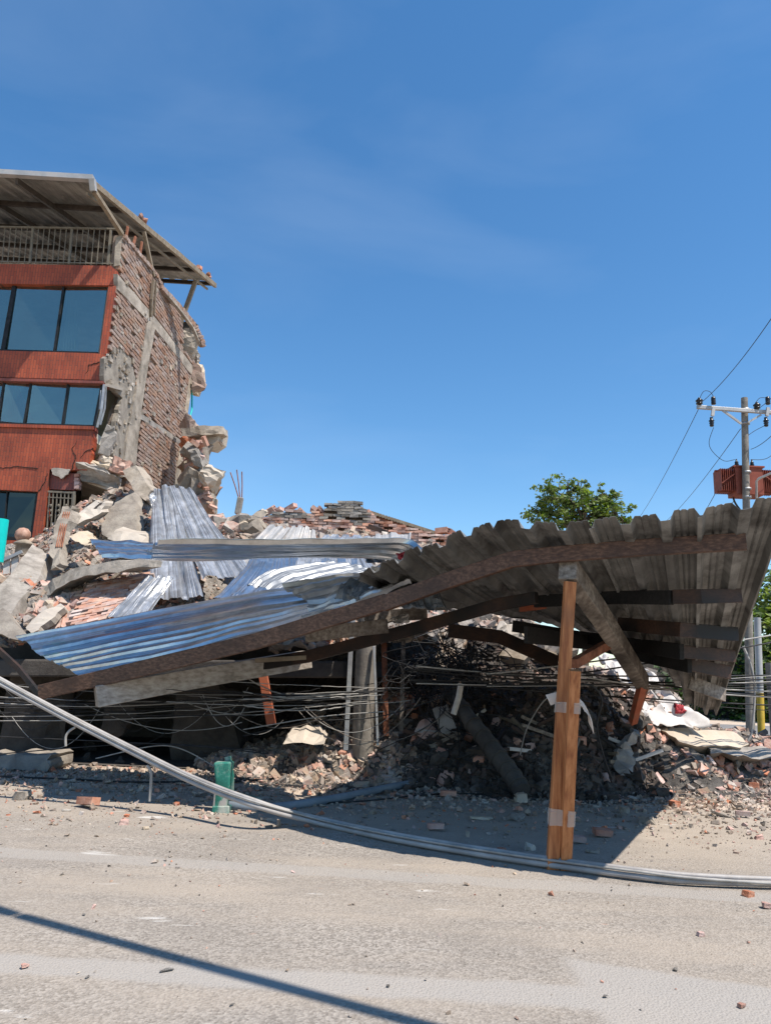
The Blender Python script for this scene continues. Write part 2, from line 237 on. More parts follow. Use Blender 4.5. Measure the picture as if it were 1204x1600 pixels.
# ---------------------------------------------------------------- mesh helpers
def wloc(o):
    p = V((0, 0, 0))
    while o: p += o.location; o = o.parent
    return p
class MB:
    def __init__(s): s.v = []; s.f = []; s.sm = []
    def add(s, vs, fs, smooth=False):
        k = len(s.v); s.v += [V(a) for a in vs]; s.f += [tuple(i+k for i in f) for f in fs]; s.sm += [smooth]*len(fs); return s
    def obox(s, c, ax, ay, az, j=0.):
        c = V(c); vs = []
        for z in (-1, 1):
            for y in (-1, 1):
                for x in (-1, 1):
                    p = c+ax*x+ay*y+az*z
                    if j: p += V([random.uniform(-j, j) for _ in range(3)])
                    vs.append(p)
        return s.add(vs, [(0, 2, 3, 1), (4, 5, 7, 6), (0, 1, 5, 4), (2, 6, 7, 3), (0, 4, 6, 2), (1, 3, 7, 5)])
    def box(s, c, sx, sy, sz, j=0.): return s.obox(c, V((sx/2, 0, 0)), V((0, sy/2, 0)), V((0, 0, sz/2)), j)
    def beam(s, pts, w, h, up=V((0, 0, 1)), j=0.):
        # rectangular section swept along pts; w across, h along up; w,h may be lists
        pts = [V(p) for p in pts]; n = len(pts); vs = []
        for i, p in enumerate(pts):
            d = (pts[min(i+1, n-1)]-pts[max(i-1, 0)]).normalized(); sd = d.cross(up).normalized(); u = sd.cross(d).normalized()
            ww = w[i] if isinstance(w, (list, tuple)) else w; hh = h[i] if isinstance(h, (list, tuple)) else h
            for a, b in ((-1, -1), (1, -1), (1, 1), (-1, 1)):
                q = p+sd*a*ww/2+u*b*hh/2
                if j: q = q+V([random.uniform(-j, j) for _ in range(3)])
                vs.append(q)
        fs = [(3, 2, 1, 0), tuple(4*(n-1)+k for k in range(4))]
        for i in range(n-1):
            for k in range(4): fs.append((4*i+k, 4*i+(k+1) % 4, 4*i+4+(k+1) % 4, 4*i+4+k))
        return s.add(vs, fs)
    def tube(s, pts, r, n=8, cap=True):
        pts = [V(p) for p in pts]; m = len(pts); vs = []; ref = None
        for i, p in enumerate(pts):
            d = (pts[min(i+1, m-1)]-pts[max(i-1, 0)]).normalized()
            if ref is None: ref = d.orthogonal().normalized()
            ref = (ref-d*ref.dot(d)).normalized(); bn = d.cross(ref)
            rr = r[i] if isinstance(r, (list, tuple)) else r
            for k in range(n):
                a = 2*math.pi*k/n; vs.append(p+(ref*math.cos(a)+bn*math.sin(a))*rr)
        fs = []
        for i in range(m-1):
            for k in range(n): fs.append((i*n+k, i*n+(k+1) % n, (i+1)*n+(k+1) % n, (i+1)*n+k))
        s.add(vs, fs, n > 4)
        if cap: s.add(vs[:n], [tuple(reversed(range(n)))]); s.add(vs[-n:], [tuple(range(n))])
        return s
    def lathe(s, c, prof, n=16, ax=V((0, 0, 1))):
        c = V(c); ax = V(ax).normalized(); u = ax.orthogonal().normalized(); w = ax.cross(u); vs = []
        for r, z in prof:
            for k in range(n):
                a = 2*math.pi*k/n; vs.append(c+ax*z+(u*math.cos(a)+w*math.sin(a))*r)
        m = len(prof); fs = []
        for i in range(m-1):
            for k in range(n): fs.append((i*n+k, i*n+(k+1) % n, (i+1)*n+(k+1) % n, (i+1)*n+k))
        s.add(vs, fs, True); s.add(vs[:n], [tuple(reversed(range(n)))]); return s.add(vs[-n:], [tuple(range(n))])
    def prism(s, pts, vec):
        n = len(pts); vs = [V(p) for p in pts]+[V(p)+V(vec) for p in pts]
        return s.add(vs, [tuple(range(n)), tuple(reversed(range(n, 2*n)))]+[(i+n, (i+1) % n+n, (i+1) % n, i) for i in range(n)])
    def build(s, name, m, parent=None, bevel=0, world=False):
        me = bpy.data.meshes.new(name); o = bpy.data.objects.new(name, me); C.objects.link(o)
        if parent is not None: o.parent = parent; off = wloc(parent)
        elif world: off = V((0, 0, 0))
        else:
            xs = [p.x for p in s.v]; ys = [p.y for p in s.v]; zs = [p.z for p in s.v]
            off = V(((min(xs)+max(xs))/2, (min(ys)+max(ys))/2, min(zs))); o.location = off
        me.from_pydata([p-off for p in s.v], [], s.f); me.polygons.foreach_set('use_smooth', s.sm); me.materials.append(MT[m]); me.update()
        bm = bmesh.new(); bm.from_mesh(me); bmesh.ops.recalc_face_normals(bm, faces=bm.faces); bm.to_mesh(me); bm.free()
        if bevel:
            b = o.modifiers.new('bevel', 'BEVEL'); b.width = bevel; b.segments = 2; b.limit_method = 'ANGLE'
        return o
def tag(o, label=None, cat=None, group=None, kind=None):
    if label: o['label'] = label
    if cat: o['category'] = cat
    if group: o['group'] = group
    if kind: o['kind'] = kind
    return o
def thing(name, label, cat, loc, group=None):
    o = bpy.data.objects.new(name, None); C.objects.link(o); o.location = loc; return tag(o, label, cat, group)
def struct(name, mb, m): return tag(mb.build(name, m, world=True), kind='structure')
def crom(P, t):
    n = len(P)-1; x = min(max(t, 0), 1)*n; i = min(int(x), n-1); f = x-i
    a = P[max(i-1, 0)]; b = P[i]; c = P[i+1]; d = P[min(i+2, n)]
    return .5*((2*b)+(c-a)*f+(2*a-5*b+4*c-d)*f*f+(3*b-a-3*c+d)*f*f*f)
def prof_deck(x):          # wide crests with two small grooves, x in rib pitches
    x = x % 1
    if x < .12: return 0
    if x < .24: return (x-.12)/.12
    if x < .76:
        y = (x-.24)/.52
        g = 0
        for c in (.33, .67): g = max(g, 1-abs(y-c)/.08)
        return 1-.16*max(0, g)
    if x < .88: return 1-(x-.76)/.12
    return 0
def prof_wave(x): return .5+.5*math.sin(2*math.pi*x)
XS = [0, .06, .12, .24, .37, .413, .455, .545, .588, .63, .76, .88, .94]
def sheet(rows, pitch, depth, prof=prof_deck, nv=26, thick=.004, crump=0., seed=0, flipn=False, ragged=0., bend=None):
    """rows: control polylines, each a list of points ACROSS the ribs (u); successive rows go ALONG the ribs (v)."""
    mb = MB(); vmax = len(rows)
    w = sum((rows[0][i+1]-rows[0][i]).length for i in range(len(rows[0])-1)); w2 = sum((rows[-1][i+1]-rows[-1][i]).length for i in range(len(rows[-1])-1))
    nr = max(2, round((w+w2)/2/pitch)); us = []
    for k in range(nr):
        for x in (XS if prof is prof_deck else [q/10 for q in range(10)]): us.append((k+x)/nr)
    us.append(1.)
    def S(u, v): return crom([crom(r, u) for r in rows], v)
    vs = []; nu = len(us); e = .004
    grid = []
    for j in range(nv+1):
        v = j/nv
        for u in us:
            vv = v
            if ragged and j in (0, nv):
                vv = v+(1 if j == 0 else -1)*ragged*noise.noise(V((u*7, seed*3.1+j, 0)))
                vv = min(max(vv, 0), 1)
            p = S(u, vv); du = S(min(u+e, 1), vv)-S(max(u-e, 0), vv); dv = S(u, min(vv+e, 1))-S(u, max(vv-e, 0)); n = du.cross(dv).normalized()
            if flipn: n = -n
            h = prof(u*nr)*depth
            if crump: h += crump*noise.noise(V((u*3+seed, v*4, seed)))+crump*.4*noise.noise(V((u*11+seed, v*13, seed)))
            grid.append((p+n*h, n))
    top = [a+n*thick/2 for a, n in grid]; bot = [a-n*thick/2 for a, n in grid]; N = len(grid)
    fs = []
    for j in range(nv):
        for i in range(nu-1):
            a = j*nu+i; fs.append((a, a+1, a+nu+1, a+nu)); fs.append((N+a, N+a+nu, N+a+nu+1, N+a+1))
    for i in range(nu-1):
        fs.append((i, N+i, N+i+1, i+1)); a = nv*nu+i; fs.append((a, a+1, N+a+1, N+a))
    for j in range(nv):
        a = j*nu; fs.append((a, a+nu, N+a+nu, N+a)); a = j*nu+nu-1; fs.append((a, N+a, N+a+nu, a+nu))
    mb.add(top+bot, fs); mb.S = S; return mb
# irregular broken block
def chunk_mesh(name, m, sx, sy, sz, cuts=5, rough=.02, seed=0, sub=2):
    rnd = random.Random(seed); bm = bmesh.new(); bmesh.ops.create_cube(bm, size=1)
    for i in range(cuts):
        n = V((rnd.gauss(0, 1), rnd.gauss(0, 1), rnd.gauss(0, 1)*.7)).normalized(); d = rnd.uniform(.36, .5)
        r = bmesh.ops.bisect_plane(bm, geom=bm.verts[:]+bm.edges[:]+bm.faces[:], plane_co=n*d, plane_no=n, clear_outer=True)
        eg = [e for e in bm.edges if e.is_boundary]
        if eg: bmesh.ops.holes_fill(bm, edges=eg)
    for v in bm.verts: v.co = V((v.co.x*sx, v.co.y*sy, v.co.z*sz))
    bmesh.ops.triangulate(bm, faces=bm.faces)
    for i in range(sub):
        L_ = max(sx, sy, sz)/(3*(i+1))
        eg = [e for e in bm.edges if e.calc_length() > L_]
        bmesh.ops.subdivide_edges(bm, edges=eg, cuts=1); bmesh.ops.triangulate(bm, faces=bm.faces)
    for v in bm.verts:
        q = v.co*3.5/max(sx, sy, sz)*2; v.co += V((noise.noise(q+V((seed, 0, 0))), noise.noise(q+V((0, seed, 9))), noise.noise(q+V((5, 0, seed)))))*rough*1.6
        q = q*3; v.co += V((noise.noise(q+V((seed, 0, 0))), noise.noise(q+V((0, seed, 9))), noise.noise(q+V((5, 0, seed)))))*rough*.8
    me = bpy.data.meshes.new(name); bmesh.ops.recalc_face_normals(bm, faces=bm.faces); bm.to_mesh(me); bm.free(); me.materials.append(MT[m]); return me
def put(name, me, loc, rot=(0, 0, 0), sc=1, label=None, cat=None, group=None, parent=None):
    o = bpy.data.objects.new(name, me); C.objects.link(o)
    if parent: o.parent = parent; loc = V(loc)-wloc(parent)
    o.location = loc; o.rotation_euler = rot; o.scale = (sc, sc, sc) if isinstance(sc, (int, float)) else sc
    return tag(o, label, cat, group)
# ================================================================ SETTING
g = MB(); g.add([(-400, -200, 0), (400, -200, 0), (400, 900, 0), (-400, 900, 0)], [(0, 1, 2, 3)]); struct('ground', g, 'dust_ground')
# near road with the faint long dips of a worn carriageway
g = MB(); nx, ny = 90, 60; vs = []
for j in range(ny+1):
    for i in range(nx+1):
        x = -22+44*i/nx; y = -6+16.5*j/ny; vs.append((x, y, .012))
g.add(vs, [(j*(nx+1)+i, j*(nx+1)+i+1, (j+1)*(nx+1)+i+1, (j+1)*(nx+1)+i) for j in range(ny) for i in range(nx)], True); struct('road', g, 'road_surface')
g = MB(); g.add([(7, 21, .006), (60, 19, .006), (90, 34, .006), (6, 34, .006)], [(0, 1, 2, 3)]); struct('side_street', g, 'asphalt_far')
# ================================================================ APARTMENT BUILDING
YF = 19.0
def F(px, py, off=0.): return A(px, py, YF+off)
bld = thing('apartment_building', 'half collapsed red tiled apartment block with bare brick side wall and metal terrace roof', 'building', F(0, 1100))
bld.location.z = 0
def fpoly(name, m, pts, th=.25, off=0., bevel=0, parent=None):
    mb = MB().prism([F(x, y, off) for x, y in pts], V((0, th, 0))); return mb.build(name, m, parent or bld, bevel)
def rag(pts, amp, n=6, seed=1):   # add ragged points along an outline
    rnd = random.Random(seed); out = []
    for i in range(len(pts)-1):
        a, b = pts[i], pts[i+1]
        for k in range(n):
            t = k/n; out.append((a[0]+(b[0]-a[0])*t+(rnd.uniform(-amp, amp) if k else 0), a[1]+(b[1]-a[1])*t+(rnd.uniform(-amp, amp) if k else 0)))
    out.append(pts[-1]); return out
LX = -330
fpoly('wall_band', 'redtile', [(LX, 407), (174, 415), (184, 424), (182, 446), (LX, 438)], .3)
fpoly('jamb', 'redtile', [(170, 447), (181.5, 447), (166, 553), (156, 553)], .28)
fpoly('wall_band', 'redtile', [(LX, 538), (150, 552), (165, 554), (162, 594), (LX, 580)], .3)
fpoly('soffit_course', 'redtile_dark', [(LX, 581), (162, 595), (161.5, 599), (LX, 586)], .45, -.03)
fpoly('wall_band', 'redtile', [(LX, 652), (147, 666), (146.5, 671), (LX, 657)], .3, -.05)
fpoly('wall_band', 'redtile', [(LX, 657.5), (146, 671)]+rag([(146, 672), (144, 700), (141, 718), (136, 735), (112, 735)], 1.3, 5)+rag([(112, 735), (78, 733)], 1, 5)+[(76, 748), (71, 800), (66, 850), (49, 850), (60, 768), (LX, 750)], .3)
fpoly('sill', 'redtile', [(LX, 836), (50, 845), (49, 851), (LX, 842)], .3, -.04)
fpoly('lower_wall', 'redtile', [(LX, 842.5), (49, 852), (40, 1000), (LX, 1000)], .3)
# cracks in the tiled facade
for P in ([(60, 733), (30, 729), (5, 731), (-15, 727)], [(62, 768), (72, 750), (76, 735)], [(112, 735), (118, 716), (114, 700), (122, 685)], [(146, 700), (132, 706), (126, 718)], [(157, 566), (140, 570), (133, 588)]):
    mb = MB(); q = [F(x+random.uniform(-1.5, 1.5), y+random.uniform(-1, 1), -.006) for i in range(len(P)-1) for x, y in [((P[i][0]*(4-k)+P[i+1][0]*k)/4, (P[i][1]*(4-k)+P[i+1][1]*k)/4) for k in range(4)]]
    mb.tube(q, [.016*(1-.8*i/len(q)) for i in range(len(q))], 4); mb.build('crack', 'soot_black', bld)
fpoly('plaster_scar', 'concrete', rag([(80, 733), (88, 731), (110, 733), (106, 741), (96, 748), (90, 744), (82, 741), (80, 733)], 1, 3, 4)[:-1], .05, -.012)
# windows
rp = random.Random(12)
def window(corners, mulls, gm='glass', fw=3.2, d=.12):
    fr = MB()
    tl, tr, br, bl = corners
    def bar(a, b, w): fr.beam([F(a[0], a[1], d), F(b[0], b[1], d)], .05, w*.0175, up=V((0, 0, 1)) if abs(a[0]-b[0]) > abs(a[1]-b[1]) else V((1, 0, 0)))
    bar(tl, tr, fw); bar(bl, br, fw); bar(tr, br, fw); bar(tl, bl, fw)
    for a, b, w in mulls: bar(a, b, w)
    w = fr.build('window', 'black_metal', bld)
    ms = sorted(mulls, key=lambda m: m[0][0]); L_ = [(tl, bl)]+[(a, b) for a, b, _ in ms]+[(tr, br)]
    for (a, b), (c, e) in zip(L_, L_[1:]):
        o1, o2 = rp.uniform(-.03, .03), rp.uniform(-.03, .03)
        MB().prism([F(a[0], a[1], d+.03+o1), F(c[0], c[1], d+.03-o1), F(e[0], e[1], d+.03-o2), F(b[0], b[1], d+.03+o2)], V((0, .006, 0))).build('pane', gm, w)
    return w
window([(LX, 439), (170, 448), (156, 552), (LX, 538)], [((23, 446), (5, 547), 6), ((100, 446), (85, 549), 2.6), ((-110, 443), (-130, 545), 3), ((-220, 443), (-240, 543), 3)])
window([(LX, 586), (160, 599), (147, 666), (LX, 652)], [((8, 592), (-4, 658), 2.4), ((50, 592), (38, 661), 2.4), ((108, 595), (98, 664), 3.2), ((-100, 590), (-112, 656), 2.4), ((-220, 588), (-232, 654), 2.4)])
window([(LX, 751), (60, 768), (50, 842), (LX, 836)], [((12, 768), (6, 842), 1.5), ((-110, 760), (-116, 838), 1.5)], 'glass_dark', 5)
# loose twisted frame at the end of the second window strip
MB().beam([F(163, 601), F(159, 640, -.1), F(152, 668, -.05)], .05, .05, up=V((1, 0, 0))).beam([F(166, 603, .1), F(164, 638, .1), F(157, 664, .1)], .03, .04, up=V((1, 0, 0))).build('bent_frame', 'steel', bld)
MB().tube([F(158, 610), F(156, 640)], .02).build('window_bar', 'steel', bld)
# rooms: slabs, back wall, curtains
D = V((.045, 1, 0)); D.normalize()
def slab(name, py, m, th, back=8.):
    a = F(LX, py-6, .3); b = F(150, py, .3); mb = MB(); bk = D*back
    mb.prism([a, b, b+bk, a+bk], V((0, 0, -th))); return mb.build(name, m, bld)
slab('floor_slab', 418, 'concrete', .22); slab('floor_slab', 556, 'interior', .25); slab('floor_slab', 676, 'interior', .25); slab('floor_slab', 850, 'dark_room', .25)
a = F(LX, 300, 3.5); b = F(150, 300, 3.5)
zz = F(150, 420).z; MB().prism([V((a.x, a.y, 0)), V((b.x, b.y, 0)), V((b.x, b.y, zz)), V((a.x, a.y, zz))], V((0, .15, 0))).build('inner_wall', 'interior', bld)
fpoly('left_wall', 'redtile', [(LX-5, 407), (LX, 407), (LX, 1010), (LX-5, 1010)], 8)
def curtain(pts, off, m):
    mb = MB(); P = [F(x, y, off) for x, y in pts]; k = 24; vs = []
    for i in range(k+1):
        t = i/k; a = P[0].lerp(P[1], t); b = P[3].lerp(P[2], t); o = V((0, .05*math.sin(i*1.3), 0)); vs += [a+o, b+o*1.6]
    mb.add(vs, [(2*i, 2*i+2, 2*i+3, 2*i+1) for i in range(k)], True); mb.build('curtain', m, bld)
curtain([(108, 455), (125, 455), (118, 548), (96, 548)], .5, 'plaster'); curtain([(4, 596), (26, 598), (56, 662), (-6, 660)], .45, 'red_curtain')
# terrace railing
ra = MB(); ra.beam([F(LX, 349), F(184, 358)], .06, .045); ra.beam([F(LX, 403), F(177, 412)], .03, .03)
ra_o = ra.build('railing', 'rail_paint' if 'rail_paint' in MT else 'steel', bld)
mat('rail_paint', [(.14, .12, .09), (.2, .175, .135)], 6, .6, .1, .1, 30); ra_o.data.materials[0] = MT['rail_paint']
bars = MB(); x = -325
while x < 178:
    post = int((x+325)/8.7) % 7 == 0
    bars.beam([F(x+3, 357+(x-180)*.017), F(x-2, 414+(x-180)*.017)], .05 if post else .02, .06 if post else .022, up=V((1, 0, 0))); x += 8.7
bars.build('baluster', 'rail_paint', ra_o)
fpoly('end_post', 'concrete', [(181, 370), (191, 367), (189, 378), (187, 414), (178, 416)], .3, -.02)
# terrace roof: rises to the rear
FL, FR = A(LX, 253, 17.6), A(147, 281, 17.6); RR = A(337, 442, 26.6); RL = FL+(RR-FR); up = V((0, 0, 1))
n_ = (FR-FL).cross(RR-FR).normalized()
def lp(u, v): return FL.lerp(FR, u).lerp(RL.lerp(RR, u), v)
rf = sheet([[lp(1-i/4, j/4)+V((0, 0, .06*noise.noise(V((i, j, 3))))) for i in range(5)] for j in range(5)], .42, .05, nv=16, thick=.012, crump=.05, seed=3, ragged=.006, flipn=True).build('roof', 'galv_roof', bld)
MB().beam([lp(0, 0)+V((0, -.08, -.02)), lp(1, 0)+V((.02, -.08, -.02))], .16, .14).build('gutter', 'galv_dull', rf)
MB().beam([lp(1, 0)+V((0, -.1, -.05)), lp(1, .0)+V((.02, .02, -.32))], .14, .16, up=V((0, 1, 0))).build('gutter_outlet', 'galv_dull', rf)
for v in (.2, .42, .62, .8, .98):
    MB().beam([lp(0, v)-up*.1, lp(1, v)-up*.1+V((-.05, 0, 0))], .08, .14).build('purlin', 'rail_dark' if 'rail_dark' in MT else 'rusty', rf)
mat('rail_dark', [(.045, .035, .028), (.08, .062, .048)], 6, .7, 0, .2, 30)
for o in rf.children:
    if o.name.startswith('purlin'): o.data.materials[0] = MT['rail_dark']
mat('paint_beige', [(.16, .125, .085), (.26, .21, .15)], 6, .7, 0, .3, 30)
MB().beam([lp(1, 0)-up*.12, lp(1, 1)-up*.12], .1, .16).build('edge_rafter', 'paint_beige', rf)
MB().beam([lp(.97, .02)-up*.34, lp(.972, .98)-up*.34], .06, .07).build('lower_rafter', 'paint_beige', rf)
MB().beam([lp(.55, 0)-up*.17, lp(.55, 1)-up*.17], .08, .16).build('rafter', 'rail_dark', rf)
MB().beam([lp(.75, 0)-up*.17, lp(.75, 1)-up*.17], .08, .16).build('rafter', 'rail_dark', rf)
# rubble thrown on top of the roof edge
ck = [chunk_mesh('crumb', 'brick', .3, .22, .14, 4, .01, 900+i, 1) for i in range(3)]
# side wall plane
p0 = F(183, 430); Ld = (F(150, 690)-p0); SN = D.cross(Ld).normalized()
if SN.x < 0: SN = -SN
def S(px, py, out=0.): return onto(px, py, p0+SN*out, SN)
def spoly(name, m, pts, out, th, parent=None, bevel=0): return MB().prism([S(x, y, out) for x, y in pts], SN*-th).build(name, m, parent or bld, bevel)
wallP = [(190, 368), (205, 388), (222, 408), (240, 428), (252, 446), (262, 462), (274, 478), (282, 492), (283, 505), (286, 520), (284, 545), (297, 560), (306, 566), (306, 590), (299, 605), (296, 625), (293, 650), (294, 668), (291, 700), (293, 745), (296, 790), (230, 800), (195, 770), (200, 745), (178, 738), (176, 715), (181, 690), (179, 665), (184, 640), (192, 622), (186, 612), (163, 597), (166, 555), (181, 447), (184, 415)]
side = spoly('side_wall', 'mortar', rag(wallP+[wallP[0]], .8, 3, 5)[:-1], -.03, .22)
beam1 = [(184, 428), (233, 484), (268, 529), (303, 574), (300, 586), (268, 546), (235, 504), (184, 452)]
beam2 = [(213, 640), (250, 665), (287, 691), (286, 698), (250, 673), (212, 650)]
col1 = [(236, 500), (244, 508), (232, 570), (223, 630), (217, 680), (211, 745), (192, 745), (198, 690), (207, 640), (220, 575), (230, 505)]
col2 = [(296, 590), (301, 590), (292, 660), (280, 762), (272, 762), (284, 680)]
rough = [(163, 560), (172, 556), (186, 540), (205, 560), (212, 590), (213, 640), (203, 690), (198, 738), (178, 738), (177, 715), (182, 690), (180, 665), (185, 640), (192, 622), (163, 597)]
for nm, P, o_, t_ in (('concrete_beam', beam1, .06, .12), ('concrete_beam', beam2, .045, .1), ('concrete_column', col1, .075, .14), ('concrete_column', col2, .05, .12)):
    spoly(nm, 'concrete', rag(P+[P[0]], .5, 5, 3)[:-1], o_, t_, side)
spoly('exposed_concrete', 'concrete_grey', rag(rough+[rough[0]], 1.2, 4, 8)[:-1], .02, .12, side)
# real bricks in courses
br = MB(); Lu = (-Ld).normalized(); rnd = random.Random(3)
o0 = S(183, 430, 0)
for r in range(-135, 60):
    for c in range(0, 48):
        u = .15+(c+.5*(r % 2))*.29; w = r*.118; cpt = o0+D*u+Lu*w
        x, y = proj(cpt)
        if not inpoly(x, y, wallP): continue
        if any(inpoly(x, y, P) for P in (beam1, beam2, col1, col2, rough)): continue
        n0 = noise.noise(V((u*.8, w*.8, 4)))
        if rnd.random() < .015+max(0, n0)*.06: continue
        pr = rnd.uniform(0, .022)+.03*max(0, n0)
        a_ = rnd.gauss(0, .012); d2 = (D+Lu*a_).normalized(); l2 = (Lu-D*a_).normalized()
        br.obox(cpt+SN*(pr-.03), d2*(.14*rnd.uniform(.92, 1.03)), l2*.046*rnd.uniform(.85, 1.08), SN*.06, .006)
br.build('brickwork', 'wallbrick', side)
# mortar blobs on the concrete parts
bl = MB()
for k in range(520):
    x, y = rnd.uniform(163, 300), rnd.uniform(430, 745)
    if inpoly(x, y, rough) or ((inpoly(x, y, wallP)) and rnd.random() < .35):
        c_ = S(x, y, .03); s_ = rnd.uniform(.02, .07)
        bl.obox(c_, D*s_*rnd.uniform(.6, 1.8), Lu*s_, SN*s_*rnd.uniform(.4, 1.), s_*.35)
bl.build('mortar_lumps', 'concrete', side)['kind'] = 'stuff'
MB().beam([S(240, 438, .12), S(237, 468, .12), S(236, 495, .1)], .09, .07, up=SN).beam([S(244, 440, .1), S(241, 492, .1)], .05, .05, up=SN).build('roof_stub', 'paint_beige', side)
# brick coping along the terrace wall, then hanging off as a broken arc
cp = MB()
def course(pts, parentlist, w=.14, h=.16, n=40):
    P = [V(p) for p in pts]
    for k in range(n):
        a_ = crom(P, k/n); b_ = crom(P, (k+.93)/n); d_ = (b_-a_); l_ = d_.length; d_.normalize(); s_ = d_.cross(V((0, 0, 1))).normalized(); t_ = s_.cross(d_)
        parentlist.obox((a_+b_)/2, d_*l_/2, s_*w/2*rnd.uniform(.8, 1.1), t_*h/2*rnd.uniform(.75, 1.1), .015)
course([S(191, 368), S(215, 397), S(240, 427), S(250, 446)], cp, .2, .12, 30); cp.build('coping', 'wallbrick', side)
hg = MB(); Yc = S(250, 446).y
course([S(249, 447, .05), A(275, 474, Yc+1.0), A(300, 505, Yc+1.9), A(313, 527, Yc+2.2), A(317, 542, Yc+2.3)], hg, .16, .17, 34); hg.build('hanging_coping', 'wallbrick', bld)
MB().beam([A(252, 451, Yc), A(276, 479, Yc+1), A(300, 510, Yc+1.9), A(314, 541, Yc+2.3)], .12, .07).build('hanging_mortar', 'concrete', bld)
# struts under the roof
st = MB()
for a_, b_, w_ in ((lp(1, .01)-up*.3, S(191, 366, .0), .11), (lp(1, .33)-up*.3, S(240, 432, .05), .1), (lp(.97, .86)-up*.3, A(281, 508, 25.5), .14)):
    st = MB(); st.beam([a_, b_], w_, w_, up=V((1, 0, 0))); st.build('strut', 'paint_beige', bld)
for a_, b_ in (((200, 354), (197, 373)), ((212, 370), (208, 385)), ((222, 378), (219, 398))):
    MB().beam([S(*a_), S(*b_)], .07, .05, up=SN).build('rusty_stub', 'rusty', bld)
# things seen behind the side wall at the rear corner
def bchunk(px, py, Y, sx, sy, sz, m, seed, rot=(0, 0, 0), name='broken_block', rough=.04):
    return put(name, chunk_mesh(name, m, sx, sy, sz, 5, rough, seed), A(px, py, Y), rot, 1, parent=bld)
bchunk(291, 525, 26.2, .7, .5, 1.1, 'dark_room', 11); bchunk(293, 538, 26, .9, .4, .8, 'plaster', 12, (.2, .5, 0)); bchunk(300, 556, 26.4, .5, .5, .6, 'concrete', 13)
bchunk(309, 592, 26.2, .5, .4, 1.0, 'wallbrick', 14, (0, -.3, 0)); bchunk(300, 590, 26.6, .9, .5, 1.2, 'plaster', 15, (0, .2, 0))
MB().tube([A(300, 610, 26.3), A(300, 640, 26.2), A(296, 655, 26)], .03).build('green_pipe', 'teal', bld)
# broken floor edge hanging at the rear corner
MB().prism([A(292, 683, 24), A(298, 672, 24), A(330, 668, 24), A(343, 672, 24), A(340, 688, 24), A(326, 698, 24), A(306, 694, 24)], V((0, 1.4, .2))).build('hanging_slab', 'plaster', bld)
bchunk(322, 679, 24.2, 1.35, 1.3, .3, 'concrete', 18, (.1, -.18, 0), rough=.03); bchunk(301, 672, 24.6, .9, .8, .5, 'wallbrick', 19, (0, .8, 0))
rb = MB()
for k in range(7): rb.tube([A(336+k, 672+k*3, 24.3), A(346+rnd.uniform(-2, 4), 668+k*5, 24.3)], .012, 4)
rb.build('rebar', 'rusty', bld)
k = 0
for (x, y, s) in ((297, 705, .7), (304, 720, .6), (298, 728, .8), (308, 735, .6), (304, 745, .8), (312, 748, .6), (322, 758, .6), (306, 762, .9), (326, 772, .7), (300, 700, 1.0), (306, 712, 1.1), (312, 725, .9), (302, 730, 1.2), (318, 740, .9), (308, 750, 1.2), (298, 750, 1), (326, 752, .9), (316, 768, 1.1), (303, 775, 1.2), (332, 776, .8), (324, 790, 1.1), (310, 795, 1.2), (338, 800, 1.1), (296, 690, .8)):
    k += 1; s *= .78; x = 297+(x-297)*.75; bchunk(x, y, 23.5+rnd.uniform(-.6, .8), s*rnd.uniform(.6, 1), s*.8, s*rnd.uniform(.4, .8), rnd.choice(['wallbrick', 'wallbrick', 'mortar', 'brick', 'concrete_grey', 'concrete_grey']), 30+k, (rnd.random(), rnd.random(), rnd.random()), name='masonry_lump', rough=.02)
bchunk(327, 747, 22.8, .75, .5, .65, 'plaster', 61, (0, .3, .3), rough=.05); bchunk(313, 722, 24, .6, .7, 1.0, 'concrete_grey', 63, (0, .15, 0), rough=.08); bchunk(322, 765, 24, .6, .5, .7, 'wallbrick', 65, (0, .5, 0), rough=.08)
bchunk(312, 785, 23.8, 1.1, 1., 1.2, 'concrete', 64, rough=.1)
# broken-open ground floor room behind the gate
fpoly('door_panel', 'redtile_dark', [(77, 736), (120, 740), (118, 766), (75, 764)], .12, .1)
hb = MB()
for i in range(4):
    for j in range(1): hb.box(F(122, 744+i*6.2, .1), .12, .2, .085, .01)
hb.build('brick_edge', 'brick', bld)
gt = MB(); gt.beam([F(74, 768, .05), F(116, 770, .05)], .04, .05); gt.beam([F(75, 777, .05), F(115, 779, .05)], .03, .025); gt.beam([F(117, 768, .05), F(112, 840, .05)], .05, .06, up=V((1, 0, 0)))
for k in range(7): gt.beam([F(78+k*6, 769, .05), F(73+k*6, 838, .05)], .022, .03, up=V((1, 0, 0)))
for k in range(3):
    for q in range(3): gt.lathe(F(80+k*12, 790+q*8, .05), [(0, -.05), (.05, 0), (0, .05)], 6)
gt.build('gate', 'rail_paint', bld)
cl = MB().prism([F(128, 752, .2), F(176, 768, .2), F(171, 800, 5), F(128, 790, 5)], V((0, 0, .12))); cl.build('ceiling', 'plaster', bld)
MB().prism([F(120, 745, .1), F(150, 735, .1), F(180, 742, .3), F(182, 768, .3), F(150, 756, .1), F(128, 752, .1)], V((0, .35, 0))).build('floor_edge', 'concrete', bld, .03)
for P in ([(70, 742), (125, 742), (125, 860), (70, 860)],): MB().prism([F(x, y, 2.4) for x, y in P], V((0, .1, 0))).build('room_back', 'dark_room', bld)
MB().prism([F(125, 742, 3.0), F(185, 742, 3.0), F(185, 860, 3.0), F(125, 860, 3.0)], V((0, .1, 0))).build('room_back', 'interior', bld)
MB().prism([F(170, 760, .3), F(176, 770, .3), F(170, 840, .3), F(166, 840, .3)], V((0, 3, 0))).build('room_wall', 'plaster', bld)
